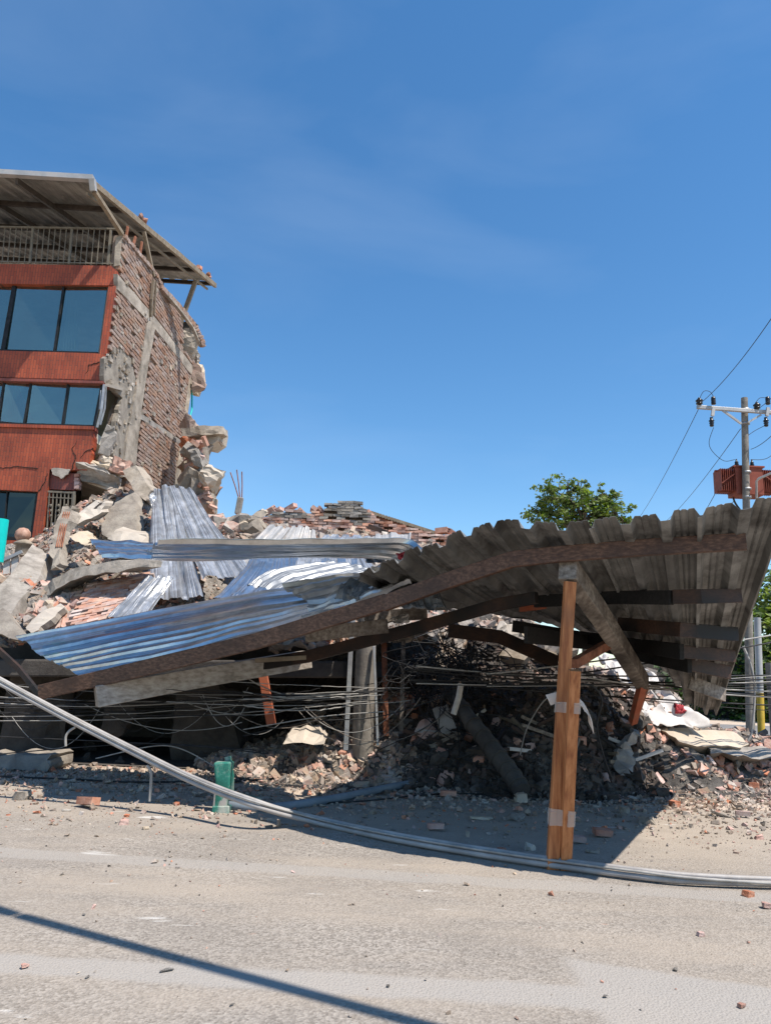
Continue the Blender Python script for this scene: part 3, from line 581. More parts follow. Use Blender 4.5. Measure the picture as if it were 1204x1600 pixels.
# plastered room behind the torn corner (first floor)
MB().prism([F(148, 600, 2.0), F(200, 605, 2.0), F(190, 745, 2.0), F(140, 745, 2.0)], V((0, .1, 0))).build('room_back', 'interior', bld)
MB().prism([F(163, 598, .1), F(192, 606, .1), F(192, 606, 2.0), F(150, 598, 2.0)], V((0, 0, -.08))).build('ceiling', 'plaster', bld)
for (x, y, a, b_, c_, m, sd_) in ((155, 742, 1.1, .8, .3, 'concrete', 70), (170, 690, .3, .3, .8, 'concrete', 71), (168, 722, .5, .4, .3, 'plaster', 72), (155, 728, .9, .5, .16, 'plaster', 73), (188, 730, .5, .4, .4, 'brick_dusty', 74)):
    bchunk(x, y, YF+.3, a, b_, c_, m, sd_, (0, .2, .2))
# crumbs on the roof
for k in range(9):
    u_, v_ = 1, rnd.choice([.3, .33, .8, .84, .9, .93, .95]); q = lp(.995, v_)+V((rnd.uniform(-.2, 0), rnd.uniform(-.3, .3), .1)); put('roof_debris', rnd.choice(ck), q, (rnd.random(), 0, rnd.random()*3), rnd.uniform(.5, 1), parent=bld)
# ================================================================ HEAPS
TREES = []
def bvh_of(o):
    dg = o.matrix_world if False else Matrix.Translation(wloc(o)); me = o.data
    return BVHTree.FromPolygons([dg @ v.co for v in me.vertices], [tuple(p.vertices) for p in me.polygons])
def idw(ctrl, x, y, p=3.):
    sw = sz = 0
    for c in ctrl:
        d = math.hypot(c.x-x, c.y-y)+.05; w = 1/d**p; sw += w; sz += w*c.z
    return sz/sw
def crom1(P, x):
    for (a, b), (c, d) in zip(P, P[1:]):
        if x <= c: return b+(d-b)*max(0, (x-a))/(c-a)
    return P[-1][1]
def heap(name, ctrl, x0, x1, y0, y1, nx, ny, m, label, amp=.16, front=None, zmin=-.4):
    mb = MB(); vs = []
    for j in range(ny+1):
        for i in range(nx+1):
            x = x0+(x1-x0)*i/nx; y = y0+(y1-y0)*j/ny; z = idw(ctrl, x, y)
            if front:
                f = crom1(front, x); s_ = min(1, max(0, (y-f)/1.5)); z = z*s_*s_*(3-2*s_) if y > f else -.08-.05*(f-y)
            k = amp*(noise.noise(V((x*1.3, y*1.3, 1)))+.6*noise.noise(V((x*3.1, y*3.1, 5)))+.45*noise.noise(V((x*7, y*7, 2)))+.25*abs(noise.noise(V((x*15, y*15, 2)))))
            z = z+k*min(1, max(.05, abs(z)*1.5+.05)) if name != 'x' else z
            vs.append((x+.05*noise.noise(V((x*6, y*6, 9))), y, max(z, zmin)))
    mb.add(vs, [(j*(nx+1)+i, j*(nx+1)+i+1, (j+1)*(nx+1)+i+1, (j+1)*(nx+1)+i) for j in range(ny) for i in range(nx)])
    return tag(mb.build(name, m), label, 'rubble', None, 'stuff')
# upper left heap lying on the collapsed floor slab
cA = [A(*t) for t in ((-200, 960, 12.6), (0, 985, 12.6), (0, 960, 13.2), (30, 900, 15), (0, 900, 16.2), (60, 872, 16.8), (40, 880, 17.2), (85, 850, 17.4), (110, 832, 17.6), (140, 795, 18), (155, 765, 18.6), (185, 752, 18.9), (215, 755, 19), (230, 775, 18.4), (240, 800, 18),
    (300, 800, 19.6), (345, 805, 20), (380, 812, 20), (450, 822, 20.2), (560, 828, 20.4), (700, 850, 20.5), (100, 905, 14.6), (150, 885, 15.4), (200, 880, 15.5), (100, 985, 12.7), (200, 965, 12.7), (300, 985, 12.9), (300, 935, 15.0), (400, 930, 15.4), (500, 925, 15.6), (600, 925, 16),
    (400, 985, 12.9), (520, 985, 13), (600, 975, 13.5), (-200, 910, 17), (-200, 900, 19))]
cA = [c-V((0, 0, .22)) for c in cA]
hA = heap('rubble_heap', cA, -9.5, 1.6, 12.6, 22.5, 150, 130, 'dustmass', 'high heap of broken masonry piled against the red building', .22)
cB = [V((x, y, -.06)) for x, y in ((-9, 12.2), (-6, 12.2), (-3, 12.2), (-1.5, 12.3), (-.4, 12.0), (1, 11.2), (2.4, 10.6), (3.6, 11.2), (4.6, 12.0), (6, 12.6), (9, 12.6), (14, 14), (14, 18), (10, 21), (4, 24), (13, 22), (-9, 9), (-4, 9), (0, 9), (4, 9), (9, 9))]
cB += [A(*t) for t in ((450, 1184, 12.7), (400, 1186, 12.8), (500, 1174, 12.8), (560, 1166, 12.8), (610, 1150, 13.4), (640, 1130, 13.6), (700, 1130, 12.8), (700, 1070, 13.6), (760, 1000, 14.4), (850, 1005, 15), (850, 1080, 12.9), (820, 1160, 11.8), (920, 1175, 11.6), (930, 1070, 13.4), (930, 1045, 14.6), (1000, 1085, 13.8), (1000, 1062, 15), (1000, 1128, 12.7), (1050, 1168, 12.6), (1100, 1142, 14.2), (1150, 1158, 14.6), (1204, 1168, 14.4), (1290, 1166, 15), (650, 1010, 16.5), (560, 1000, 18), (760, 1180, 12.2))]
cB += [V((3, 18.5, 3.2)), V((1, 18, 4)), V((6, 18, .9)), V((8, 17, .3)), V((10, 16, .1)), V((-9, 13.5, -.2)), V((-4, 13.5, -.2)), V((-7, 16, -.3)), V((-3, 16, -.3)), V((-5, 18, -.3)), V((-5, 14.5, -.3))]
hB = heap('rubble_heap', cB, -9.5, 12, 9.8, 21, 230, 130, 'dustmass_shaded', 'low spread of crushed rubble under the fallen metal canopy', .16, [(-9, 12.8), (-3, 12.2), (-1.6, 11.3), (-.4, 10.9), (1, 10.8), (2.4, 10.4), (3.6, 10.8), (4.6, 11.4), (9, 12.0)])
BV = [bvh_of(hA), bvh_of(hB)]
def hit(px, py):
    d = ray(px, py).normalized(); best = None
    for b in BV:
        r = b.ray_cast(CO, d)
        if r[0] is not None and (best is None or r[3] < best[1]): best = (r[0], r[3], r[1])
    t = -CO.z/d.z if d.z < 0 else 1e9
    if best is None or t < best[1]:
        if t < 1e8: return CO+d*t, V((0, 0, 1))
        return None, None
    return best[0], best[2]
mat('soot', [(.05, .044, .04), (.09, .08, .07)], 3, .95, 0, .6, 20)  # near-black colour painting deep shade onto things in the void and under the canopy
# the floor slab that came down as one plate; the void under it is the crushed ground storey
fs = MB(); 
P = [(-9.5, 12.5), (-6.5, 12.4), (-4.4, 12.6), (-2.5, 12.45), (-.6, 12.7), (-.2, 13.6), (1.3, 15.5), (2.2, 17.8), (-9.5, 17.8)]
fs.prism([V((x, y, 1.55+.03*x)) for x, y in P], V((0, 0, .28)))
tag(fs.build('fallen_floor_slab', 'soot', None, .03), 'thick grey floor slab fallen flat above the dark crushed ground storey', 'floor slab')  # slab coloured near black to paint the shade on its face
fl = MB(); fl.add([(-9.6, 12.9, .02), (.2, 12.7, .02), (.6, 18, .02), (-9.6, 18, .02)], [(0, 1, 2, 3)]); struct('void_shade_floor', fl, 'soot')  # dark sheet painting the void's shade over the pale ground
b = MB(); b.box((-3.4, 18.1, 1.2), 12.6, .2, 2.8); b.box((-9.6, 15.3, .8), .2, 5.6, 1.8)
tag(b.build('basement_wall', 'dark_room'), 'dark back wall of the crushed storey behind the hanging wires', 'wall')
# little pillars and blocks inside the void
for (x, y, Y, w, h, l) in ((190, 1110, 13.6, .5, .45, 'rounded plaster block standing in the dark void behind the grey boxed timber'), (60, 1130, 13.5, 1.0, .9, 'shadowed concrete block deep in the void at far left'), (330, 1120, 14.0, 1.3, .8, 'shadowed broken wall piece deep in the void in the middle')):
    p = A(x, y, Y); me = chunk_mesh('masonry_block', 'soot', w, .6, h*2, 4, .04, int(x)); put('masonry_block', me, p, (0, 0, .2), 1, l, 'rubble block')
# ---------------------------------------------------------------- fragments (nobody could count them)
def frag(mb, p, s, n=None, thin=False, rnd=random):
    q = Matrix.Rotation(rnd.uniform(0, 6.28), 3, V((rnd.gauss(0, .4), rnd.gauss(0, .4), 1)).normalized())
    if n is not None: q = V((0, 0, 1)).rotation_difference(n).to_matrix() @ q
    a, b, c = s*rnd.uniform(.5, 1.3), s*rnd.uniform(.4, .9), s*(rnd.uniform(.12, .3) if thin else rnd.uniform(.25, .7))
    mb.obox(p+V((0, 0, c*.3)), q @ V((a/2, 0, 0)), q @ V((0, b/2, 0)), q @ V((0, 0, c/2)), s*.19)
def heapfrags(name, bv, reg, N, label, smin, smax, seed, m='fragments'):
    r = random.Random(seed); mb = MB(); c = 0
    for k in range(N*3):
        x, y = r.uniform(reg[0], reg[1]), r.uniform(reg[2], reg[3]); h = bv.ray_cast(V((x, y, 30)), V((0, 0, -1)))
        if h[0] is None or h[0].z < .02: continue
        frag(mb, h[0], smin*(smax/smin)**(r.random()**2.0), h[1] if r.random() < .6 else None, r.random() < .3, r); c += 1
        if c >= N: break
    return tag(mb.build(name, m), label, 'rubble', None, 'stuff')
heapfrags('rubble_fragments', BV[0], (-9, 1.4, 12.7, 20.5), 9000, 'small broken fragments covering the high heap beside the red building', .04, .24, 1)
heapfrags('rubble_fragments', BV[1], (-3, .6, 11.3, 15), 3500, 'small broken fragments in the sunlit strip round the concrete column', .035, .18, 2)
heapfrags('rubble_fragments', BV[1], (4.4, 10, 11.2, 18), 3500, 'small broken fragments in the sun at the right edge', .035, .17, 12)
heapfrags('dark_fragments', BV[1], (.4, 4.5, 10.4, 14.4), 9500, 'sooty broken fragments in the shade under the canopy', .025, .17, 13, 'fragments_shaded')
heapfrags('rubble_fragments', BV[1], (1, 6, 14.4, 18), 2400, 'small broken fragments behind the canopy', .05, .26, 14)
heapfrags('brick_fragments', BV[1], (-3, 9, 11.4, 16), 1100, 'crushed red brick bits among the rubble under the canopy', .04, .15, 3, 'brick_dusty')
heapfrags('brick_fragments', BV[0], (-9, 1.4, 12.7, 20), 2000, 'crushed red brick bits on the high heap beside the red building', .05, .18, 4, 'brick')
# grit on the open ground, thick near the heap, sparse on the road
r = random.Random(5); mb = MB(); mb2 = MB(); c = 0
for k in range(15000):
    y = 12.6-9.3*abs(r.gauss(0, .26)) if r.random() < .95 else r.uniform(3.2, 9); x = r.uniform(-7.5, 8)
    if y < 3.2: continue
    s = .008*(5 if r.random() < .10 else (2.4 if r.random() < .35 else 1))*r.uniform(.7, 1.5)*(1.35 if y > 8.2 else .75)
    frag(mb2 if r.random() < .2 else mb, V((x, y, .016)), s, None, r.random() < .5, r)
tag(mb.build('grit', 'fragments'), 'pale grit and plaster crumbs strewn over the dusty ground', 'grit', None, 'stuff')
tag(mb2.build('brick_grit', 'brick'), 'tiny red brick crumbs strewn over the dusty ground', 'grit', None, 'stuff')
r = random.Random(6); mb = MB()
for k in range(5200):
    y = 12.8-abs(r.gauss(0, 1.25)); x = r.uniform(-1, 7) if r.random() < .8 else r.uniform(-7, 0)
    if y < 8.4: continue
    frag(mb, V((x, y, .012)), .02+.075*r.random()**3.2, None, r.random() < .5, r)
tag(mb.build('coarse_grit', 'fragments'), 'coarse crumbs spreading out from the foot of the rubble', 'grit', None, 'stuff')
# ---------------------------------------------------------------- individual bricks
def brick_mesh(name, m, holes):
    mb = MB(); a, b, c = .24, .11, .075
    if not holes: mb.box((0, 0, 0), a, b, c, .004)
    else:
        c = .11; t = .014
        mb.box((0, 0, c/2-t/2), a, b, t); mb.box((0, 0, -c/2+t/2), a, b, t); mb.box((0, 0, 0), a, b-.002, t)
        mb.box((0, b/2-t/2, 0), a-.001, t, c-2*t+.0002); mb.box((0, -b/2+t/2, 0), a-.001, t, c-2*t+.0002); mb.box((0, 0, 0), a*.96, t, c-2*t+.0002)
    me = mb.build('tmp', m); d = me.data; bpy.data.objects.remove(me); d.name = name; return d
BM = [brick_mesh('brick', 'brick', False), brick_mesh('brick', 'brick_dusty', False), brick_mesh('hollow_brick', 'brick', True), brick_mesh('hollow_brick', 'brick_dusty', True)]
def halfbrick(m, sd): return chunk_mesh('broken_brick', m, .16, .12, .08, 3, .006, sd, 1)
HB = [halfbrick('brick', 200+i) for i in range(3)]+[halfbrick('brick_dusty', 210+i) for i in range(3)]
rnd = random.Random(21)
def orient(n, flat=True):
    q = V((0, 0, 1)).rotation_difference(n if n is not None else V((0, 0, 1))).to_matrix() @ Matrix.Rotation(rnd.uniform(0, 6.28), 3, 'Z') @ Matrix.Rotation(rnd.gauss(0, .25 if flat else .8), 3, 'X')
    return q.to_euler()
def scatter(n, reg, kinds, label, cat, group, smin=.8, smax=1.15, lift=.03):
    c = 0
    for k in range(n*4):
        px, py = rnd.uniform(reg[0], reg[2]), rnd.uniform(reg[1], reg[3]); p, nn = hit(px, py)
        if p is None or p.y > 21: continue
        me = rnd.choice(kinds); nm = me.name.split('.')[0]
        put(nm, me, p+V((0, 0, lift)), orient(nn, rnd.random() < .6), rnd.uniform(smin, smax), label, cat, group); c += 1
        if c >= n: return
scatter(75, (60, 930, 235, 1000), [BM[1]]*4+[BM[0], BM[3]], 'salmon brick lying loose on the heap above the blue-shaded roof sheet', 'brick', 'loose salmon bricks on the upper heap', 1.0, 1.35)
scatter(60, (30, 790, 230, 930), BM+HB, 'brick lying among concrete lumps below the red wall', 'brick', 'bricks among the lumps below the red wall')
scatter(16, (395, 1165, 560, 1205), BM+HB*3, 'brick in the sunlit strip left of the round concrete column', 'brick', 'bricks in the sunlit strip by the column')
scatter(24, (588, 1090, 650, 1160), BM+HB, 'brick in the sunlit pocket right of the round concrete column', 'brick', 'bricks in the sunlit pocket by the column')
scatter(28, (1095, 1165, 1204, 1215), BM+HB*2, 'brick in the sunlit rubble below the utility pole', 'brick', 'bricks in the sunlit rubble at the right')
scatter(24, (650, 1110, 1090, 1225), [BM[0]]+HB[:3]*3, 'brick lying in the shade under the canopy', 'brick', 'shaded bricks under the canopy')
scatter(20, (940, 1060, 1100, 1150), HB+BM, 'brick beside the white tarpaulin behind the canopy', 'brick', 'bricks near the white tarpaulin')
for k in range(46):     # bricks sticking out of the torn rear corner of the building
    y_ = 690+k*2.6; x_ = rnd.gauss(305+(y_-690)*.12, 8); put('loose_brick', rnd.choice([BM[1], BM[1], BM[0], BM[3]]), A(x_, y_, 22.9+rnd.uniform(-.3, .8)), (rnd.gauss(0, .5), rnd.gauss(0, .5), rnd.uniform(0, 3)), rnd.uniform(1.1, 1.5), parent=bld)
# lumps of concrete / plaster
CH = {}
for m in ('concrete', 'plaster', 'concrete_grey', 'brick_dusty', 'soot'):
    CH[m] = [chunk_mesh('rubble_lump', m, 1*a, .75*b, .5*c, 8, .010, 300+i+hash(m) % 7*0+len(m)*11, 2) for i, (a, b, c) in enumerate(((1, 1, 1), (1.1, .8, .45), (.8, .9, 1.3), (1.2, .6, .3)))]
ALLC = sum([CH[k] for k in ('concrete', 'plaster', 'concrete_grey', 'brick_dusty')], [])
def lumps(n, reg, label, group, smin, smax, kinds=ALLC):
    c = 0
    for k in range(n*4):
        px, py = rnd.uniform(reg[0], reg[2]), rnd.uniform(reg[1], reg[3]); p, nn = hit(px, py)
        if p is None or p.y > 21: continue
        s = smin*(smax/smin)**(rnd.random()**1.6)
        put('rubble_lump', rnd.choice(kinds), p+V((0, 0, s*.12)), (rnd.gauss(0, .5), rnd.gauss(0, .5), rnd.uniform(0, 6.3)), s, label, 'rubble lump', group); c += 1
        if c >= n: return
lumps(36, (40, 775, 235, 960), 'broken masonry lump on the heap below the red wall', 'masonry lumps below the red wall', .15, .48)
lumps(22, (330, 790, 400, 830), 'broken masonry lump near the rebar stub', 'masonry lumps near the rebar stub', .3, .9)
lumps(14, (390, 1160, 600, 1205), 'dusty lump in the sunlit strip at the column foot', 'lumps at the column foot', .1, .3)
lumps(20, (590, 1085, 720, 1165), 'dusty lump in the sunlit pocket behind the wires', 'lumps in the sunlit pocket', .15, .5)
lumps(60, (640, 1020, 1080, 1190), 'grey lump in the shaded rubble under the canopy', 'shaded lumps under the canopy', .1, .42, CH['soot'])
lumps(26, (1090, 1150, 1204, 1210), 'pale lump in the sunlit rubble at the right', 'pale lumps at the right', .08, .32)
lumps(26, (780, 985, 900, 1040), 'pale lump in the sunlit gap above the dark rubble', 'pale lumps in the gap behind the post', .25, .8, CH['plaster']+CH['concrete'])
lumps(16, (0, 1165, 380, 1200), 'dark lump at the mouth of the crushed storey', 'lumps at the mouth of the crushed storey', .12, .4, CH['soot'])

# ---------------------------------------------------------------- named big pieces
def piece(name, m, pts, vec, label, cat='rubble', sub=4, amp=.04, seed=1, ragged=1.2):
    """outline in pixels+depth -> thick broken plate with rough faces"""
    P = [A(*t) for t in pts]; n = len(P); rr = random.Random(seed); out = []
    for i in range(n):
        a, b = P[i], P[(i+1) % n]
        for k in range(sub): 
            q = a.lerp(b, k/sub); 
            if k: q = q+V((rr.uniform(-1, 1), rr.uniform(-1, 1), rr.uniform(-1, 1)))*amp
            out.append(q)
    bm = bmesh.new(); lo = [bm.verts.new(q) for q in out]; f = bm.faces.new(lo)
    e = bmesh.ops.extrude_face_region(bm, geom=[f]); nv = [x for x in e['geom'] if isinstance(x, bmesh.types.BMVert)]
    for v in nv: v.co += V(vec)+V((rr.uniform(-1, 1), rr.uniform(-1, 1), rr.uniform(-1, 1)))*amp*.8
    bmesh.ops.triangulate(bm, faces=bm.faces)
    size = max((p-P[0]).length for p in P)
    for i in range(3):
        eg = [e for e in bm.edges if e.calc_length() > size/(4*(i+1))]
        bmesh.ops.subdivide_edges(bm, edges=eg, cuts=1); bmesh.ops.triangulate(bm, faces=bm.faces)
    for v in bm.verts:
        q = v.co*4; v.co += V((noise.noise(q), noise.noise(q+V((7, 0, 0))), noise.noise(q+V((0, 7, 0)))))*amp*.35
    bmesh.ops.recalc_face_normals(bm, faces=bm.faces); me = bpy.data.meshes.new(name); c = sum((v.co for v in bm.verts), V((0, 0, 0)))/len(bm.verts)
    for v in bm.verts: v.co -= c
    bm.to_mesh(me); bm.free(); me.materials.append(MT[m]); o = bpy.data.objects.new(name, me); C.objects.link(o); o.location = c
    return tag(o, label, cat)
piece('sloping_beam', 'concrete', [(-40, 960, 13.2), (30, 880, 14.6), (52, 850, 15.6), (78, 866, 15.4), (60, 905, 14.4), (20, 955, 13.3), (-10, 985, 12.8)], (.1, .5, -.25), 'long ribbed concrete beam sloping down at the left edge of the heap', 'concrete beam', amp=.03)
piece('floor_plate', 'concrete_grey', [(160, 835, 16.6), (163, 805, 17.0), (180, 785, 17.3), (212, 768, 17.6), (213, 832, 16.6), (190, 850, 16.3)], (.05, .35, .1), 'upright grey slab fragment standing beside the tall silver sheets', 'concrete slab', amp=.03, seed=4)
piece('leaning_block', 'concrete', [(192, 735, 18.2), (212, 727, 18.2), (236, 766, 17.8), (228, 782, 17.6), (212, 772, 17.7)], (.05, .5, .1), 'leaning concrete block right under the brick side wall', 'concrete block', amp=.03, seed=5)
piece('slab_strip', 'concrete', [(60, 920, 14.2), (110, 890, 14.0), (170, 878, 13.6), (232, 873, 13.4), (232, 886, 13.3), (165, 894, 13.5), (110, 908, 13.8), (70, 938, 14)], (0, .8, .1), 'long thin broken slab lying level across the heap above the bricks', 'concrete slab', amp=.03, seed=6)
piece('slab_fragment', 'plaster', [(103, 815, 16.4), (112, 803, 16.6), (152, 795, 16.8), (166, 782, 17), (160, 800, 16.7), (135, 812, 16.4), (115, 825, 16.2)], (0, .5, .1), 'cream slab fragment with a pinkish end near the gate', 'slab fragment', amp=.03, seed=7)
piece('slab_fragment', 'plaster', [(168, 842, 15.8), (180, 828, 15.9), (228, 835, 15.8), (236, 848, 15.7), (205, 852, 15.5)], (0, .5, .15), 'cream slab fragment just above the left end of the bent silver sheet', 'slab fragment', amp=.025, seed=8)
piece('slab_fragment', 'plaster', [(108, 838, 15.4), (125, 830, 15.5), (140, 843, 15.4), (138, 852, 15.3), (118, 847, 15.3)], (0, .4, .1), 'small white-edged slab fragment below the iron gate', 'slab fragment', amp=.02, seed=9)
piece('plaster_plate', 'plaster', [(40, 980, 13.0), (60, 960, 13.2), (95, 943, 13.5), (100, 950, 13.4), (70, 975, 12.9), (50, 992, 12.7)], (0, .2, -.05), 'cream plaster plate sliding down beside the salmon bricks', 'plaster plate', amp=.02, seed=10)
piece('pole_stub', 'plaster', [(122, 803, 17.1), (150, 782, 17.3), (156, 786, 17.3), (130, 808, 17.0)], (.02, .15, .05), 'short pale round-ended stub lying beside the gate', 'concrete stub', amp=.015, seed=12)
piece('rough_column', 'concrete_grey', [(78, 860, 15.2), (85, 835, 15.6), (97, 795, 16.4), (108, 790, 16.4), (112, 798, 16.3), (98, 835, 15.6), (94, 880, 14.8), (80, 890, 14.7)], (.05, .35, 0), 'rough broken column with torn rebar leaning before the iron gate', 'broken column', amp=.06, seed=13)
rb = MB()
for k in range(4): rb.tube([A(88+k*3, 855, 15.2), A(95+k*3, 820, 15.9), A(100+k*3, 800, 16.2)], .014, 5)
tag(rb.build('bent_rebar', 'rusty'), 'rusty rebar rods showing in the torn column before the gate', 'rebar')
piece('slab_fragment', 'concrete_grey', [(-20, 960, 12.6), (5, 950, 12.8), (32, 985, 12.4), (48, 1000, 12.3), (20, 998, 12.2), (-10, 985, 12.4)], (0, .25, -.05), 'grey slab fragment propped at the left edge above the torn sheet end', 'slab fragment', amp=.02, seed=14)
# sheet of salmon pavers still holding together
pv = MB(); a = A(128, 985, 12.9); ux = (A(165, 915, 14.3)-a); vx = (A(175, 975, 13.0)-a)
ru = ux.normalized(); rv = vx.normalized(); rn = ru.cross(rv).normalized()
if rn.z < 0: rn = -rn
for i in range(int(ux.length/.085)):
    for j in range(-1, 5):
        if (i < 3 and j > 3) or rnd.random() < .07: continue
        pv.obox(a+ru*(i*.087+.05)+rv*((j+(i % 2)*.5)*.19)+rn*(.08+rnd.uniform(-.012, .012)), ru*.042, rv*.093, rn*.04, .008)
tag(pv.build('paver_panel', 'brick_dusty'), 'patch of salmon brickwork still bonded together on the heap', 'brickwork')
# balustrade finial, white fence, teal drum at the left edge
t = thing('balustrade_post', 'pale balustrade post topped by a terracotta stone ball before the dark window', 'post', A(36, 875, 17.2))
MB().lathe(A(36, 862, 17.2), [(.17, -.1), (.17, .14), (.22, .16), (.22, .2), (.15, .24), (.1, .28)], 16).build('shaft', 'concrete', t)
MB().lathe(A(36, 836, 17.2), [(.02, -.17), (.1, -.14), (.16, -.07), (.175, 0), (.16, .08), (.1, .15), (.01, .175)], 16).build('ball', 'granite', t)
t = thing('white_fence', 'low white panelled railing half buried at the left edge', 'fence', A(0, 900, 15.8))
for k in range(9):
    x = -85+k*13; MB().prism([A(x, 880-x*.45, 15.8), A(x+10, 880-(x+10)*.45, 15.8), A(x+7, 925-(x+10)*.45, 15.7), A(x-3, 925-x*.45, 15.7)], V((0, .05, 0))).build('panel', 'white_metal', t)
MB().beam([A(-90, 918, 15.75), A(35, 862, 15.75)], .06, .07).build('top_rail', 'steel', t)
MB().prism([A(-60, 812, 14), A(2, 810, 14), A(13, 815, 14), A(8, 850, 14), A(-4, 900, 14), A(-60, 900, 14)], V((0, .5, 0)))
t = MB(); t.tube([A(-8, 878, 13.9), A(-4, 850, 13.9), A(0, 812, 13.9)], [.15, .15, .16], 20)
tag(t.build('teal_pipe', 'teal'), 'bright teal plastic drum showing at the left edge of the heap', 'drum')
# ---------------------------------------------------------------- ruined brick wall in the middle distance
YW = 20.5
wt = thing('ruined_brick_wall', 'remains of a brick wall with grey block top between the silver sheets and the tiled roof', 'wall', A(540, 840, YW))
oc = [(400, 812), (432, 800), (455, 798), (480, 802), (505, 800), (512, 788), (528, 785), (560, 784), (572, 800), (590, 812), (640, 826), (700, 838), (720, 850), (700, 880), (400, 880)]
MB().prism([A(x, y+2, YW+.1) for x, y in oc], V((0, .25, 0))).build('core', 'mortar', wt)
wb = MB(); gb = MB(); o = A(400, 880, YW); grey = [(500, 803), (512, 786), (560, 783), (575, 800), (580, 820), (560, 822), (550, 815), (500, 812)]
grey2 = [(425, 801), (480, 801), (484, 809), (425, 812)]
for r_ in range(0, 34):
    for c_ in range(0, 30):
        q = o+V(((c_+.5*(r_ % 2))*.24, 0, r_*.078)); x, y = proj(q)
        if not inpoly(x, y, oc): continue
        gg = inpoly(x, y, grey) or inpoly(x, y, grey2)
        if rnd.random() < .06: continue
        (gb if gg else wb).obox(q+V((rnd.gauss(0, .008), rnd.uniform(-.03, .02), 0)), V((.117, 0, rnd.gauss(0, .004))), V((0, .12, 0)), V((0, 0, .034)), .012)
wb.build('brickwork', 'brick_dusty', wt); gb.build('plastered_blocks', 'concrete_grey', wt)
scatter_top = [(405, 808), (420, 800), (436, 798), (455, 796), (470, 800), (488, 799), (500, 797), (576, 803), (690, 834), (705, 838), (716, 842), (722, 850)]
for i, (x, y) in enumerate(scatter_top):
    put('loose_brick', rnd.choice(HB+BM), A(x, y, YW+.1), (rnd.random(), rnd.random(), rnd.random()*3), 1.5, parent=wt)
# tiled roof remains sliding down behind
t = thing('collapsed_roof', 'strip of collapsed tiled roof sloping down right of the ruined wall', 'roof', A(640, 825, 21))
MB().prism([A(566, 800, 20.8), A(688, 838, 20.8), A(684, 846, 20.8), A(560, 806, 20.8)], V((0, 1.5, .35))).build('roof_board', 'rusty', t)
tl = MB()
for k in range(26):
    p = A(566+k*4.6, 799+k*1.46, 20.75); 
    for j in range(5): tl.tube([p+V((0, j*.33, .05+j*.07)), p+V((0, (j+1)*.33, .04+j*.07))], .055, 6)
tl.build('roof_tiles', 'paint_beige', t)
MB().beam([A(580, 812, 20.6), A(690, 846, 20.6)], .1, .14).build('roof_beam', 'wood_dark', t)
MB().beam([A(575, 822, 20.4), A(650, 850, 20.4)], .1, .12).build('roof_beam', 'wood_dark', t)
# pale slab fragments on the skyline near the rebar stub
piece('slab_fragment', 'plaster', [(380, 812, 19.6), (408, 796, 19.6), (415, 798, 19.6), (414, 806, 19.6), (388, 818, 19.6)], (0, .4, .1), 'cream slab end tilted on the skyline right of the rebar stub', 'slab fragment', amp=.02, seed=22)
piece('slab_fragment', 'concrete_grey', [(362, 835, 19), (380, 822, 19), (400, 815, 19), (398, 826, 19), (372, 842, 19)], (0, .4, .1), 'grey slab under the crossed rusty angles', 'slab fragment', amp=.02, seed=23)
piece('wall_piece', 'concrete_grey', [(338, 822, 18.6), (352, 810, 18.6), (358, 845, 18.4), (345, 850, 18.4)], (0, .3, 0), 'upright grey wall piece right beside the tall silver sheets', 'wall piece', amp=.015, seed=24)
t = thing('column_stub', 'slim concrete stub with three bare rebar rods against the sky', 'column stub', A(373, 802, 19.2))
MB().beam([A(371, 803, 19.2), A(376, 777, 19.2)], .16, .16, up=V((0, 1, 0)), j=.015).build('stub', 'concrete', t, .02)
for a_, b_ in (((373, 778), (360, 738)), ((375, 778), (370, 734)), ((378, 778), (378, 737))): MB().tube([A(*a_, 19.2), A((a_[0]+b_[0])/2+.5, (a_[1]+b_[1])/2, 19.2), A(*b_, 19.2)], .016, 5).build('rebar', 'rusty', t)
for a_, b_, l in (((358, 828), (373, 803), 'rusty steel angle rising to the rebar stub from the left'), ((375, 803), (408, 838), 'rusty steel angle falling from the rebar stub to the right')):
    tag(MB().beam([A(*a_, 18.9), A(*b_, 18.9)], .08, .13, up=V((0, 1, 0))).build('steel_angle', 'rusty', None, .01), l, 'steel angle')
# ================================================================ METAL SHEETS
def R(*pts): return [A(*p) for p in pts]
# --- canopy roof: five deck sheets side by side, ribs run front to rear
front = [(1232, 783, 5.75), (1150, 790, 5.88), (1060, 803, 6.05), (960, 815, 6.3), (870, 825, 6.5), (770, 826, 6.85), (690, 850, 7.25), (620, 882, 7.7), (560, 908, 8.1)]
mid = None
rear = [(1118, 1113, 11.2), (1098, 1109, 11.2), (1075, 1100, 11.2), (1048, 1060, 12.0), (1015, 1028, 12.6), (960, 1004, 13.0), (880, 981, 13.2), (800, 963, 13.2), (720, 950, 12.9)]
Fp = [A(*p) for p in front]; Rp = [A(*p) for p in rear]
def canopy(u, v):
    p = crom(Fp, u).lerp(crom(Rp, u), v); p = p-V((0, 0, .045)); return p-V((0, 0, .16*math.sin(math.pi*v)*(1 if u > .3 else u/.3)))+V((0, 0, .05*noise.noise(V((u*6, v*4, 3)))))
cuts = [0, .20, .42, .62, .8, 1]
labs = ['rusty-edged grey roof sheet at the right end of the canopy', 'grey roof sheet second from the right end of the canopy', 'sooty grey roof sheet right above the orange props', 'dark roof sheet bent over the kink of the front rafter', 'dark crumpled roof sheet at the left end of the canopy']
cv = []
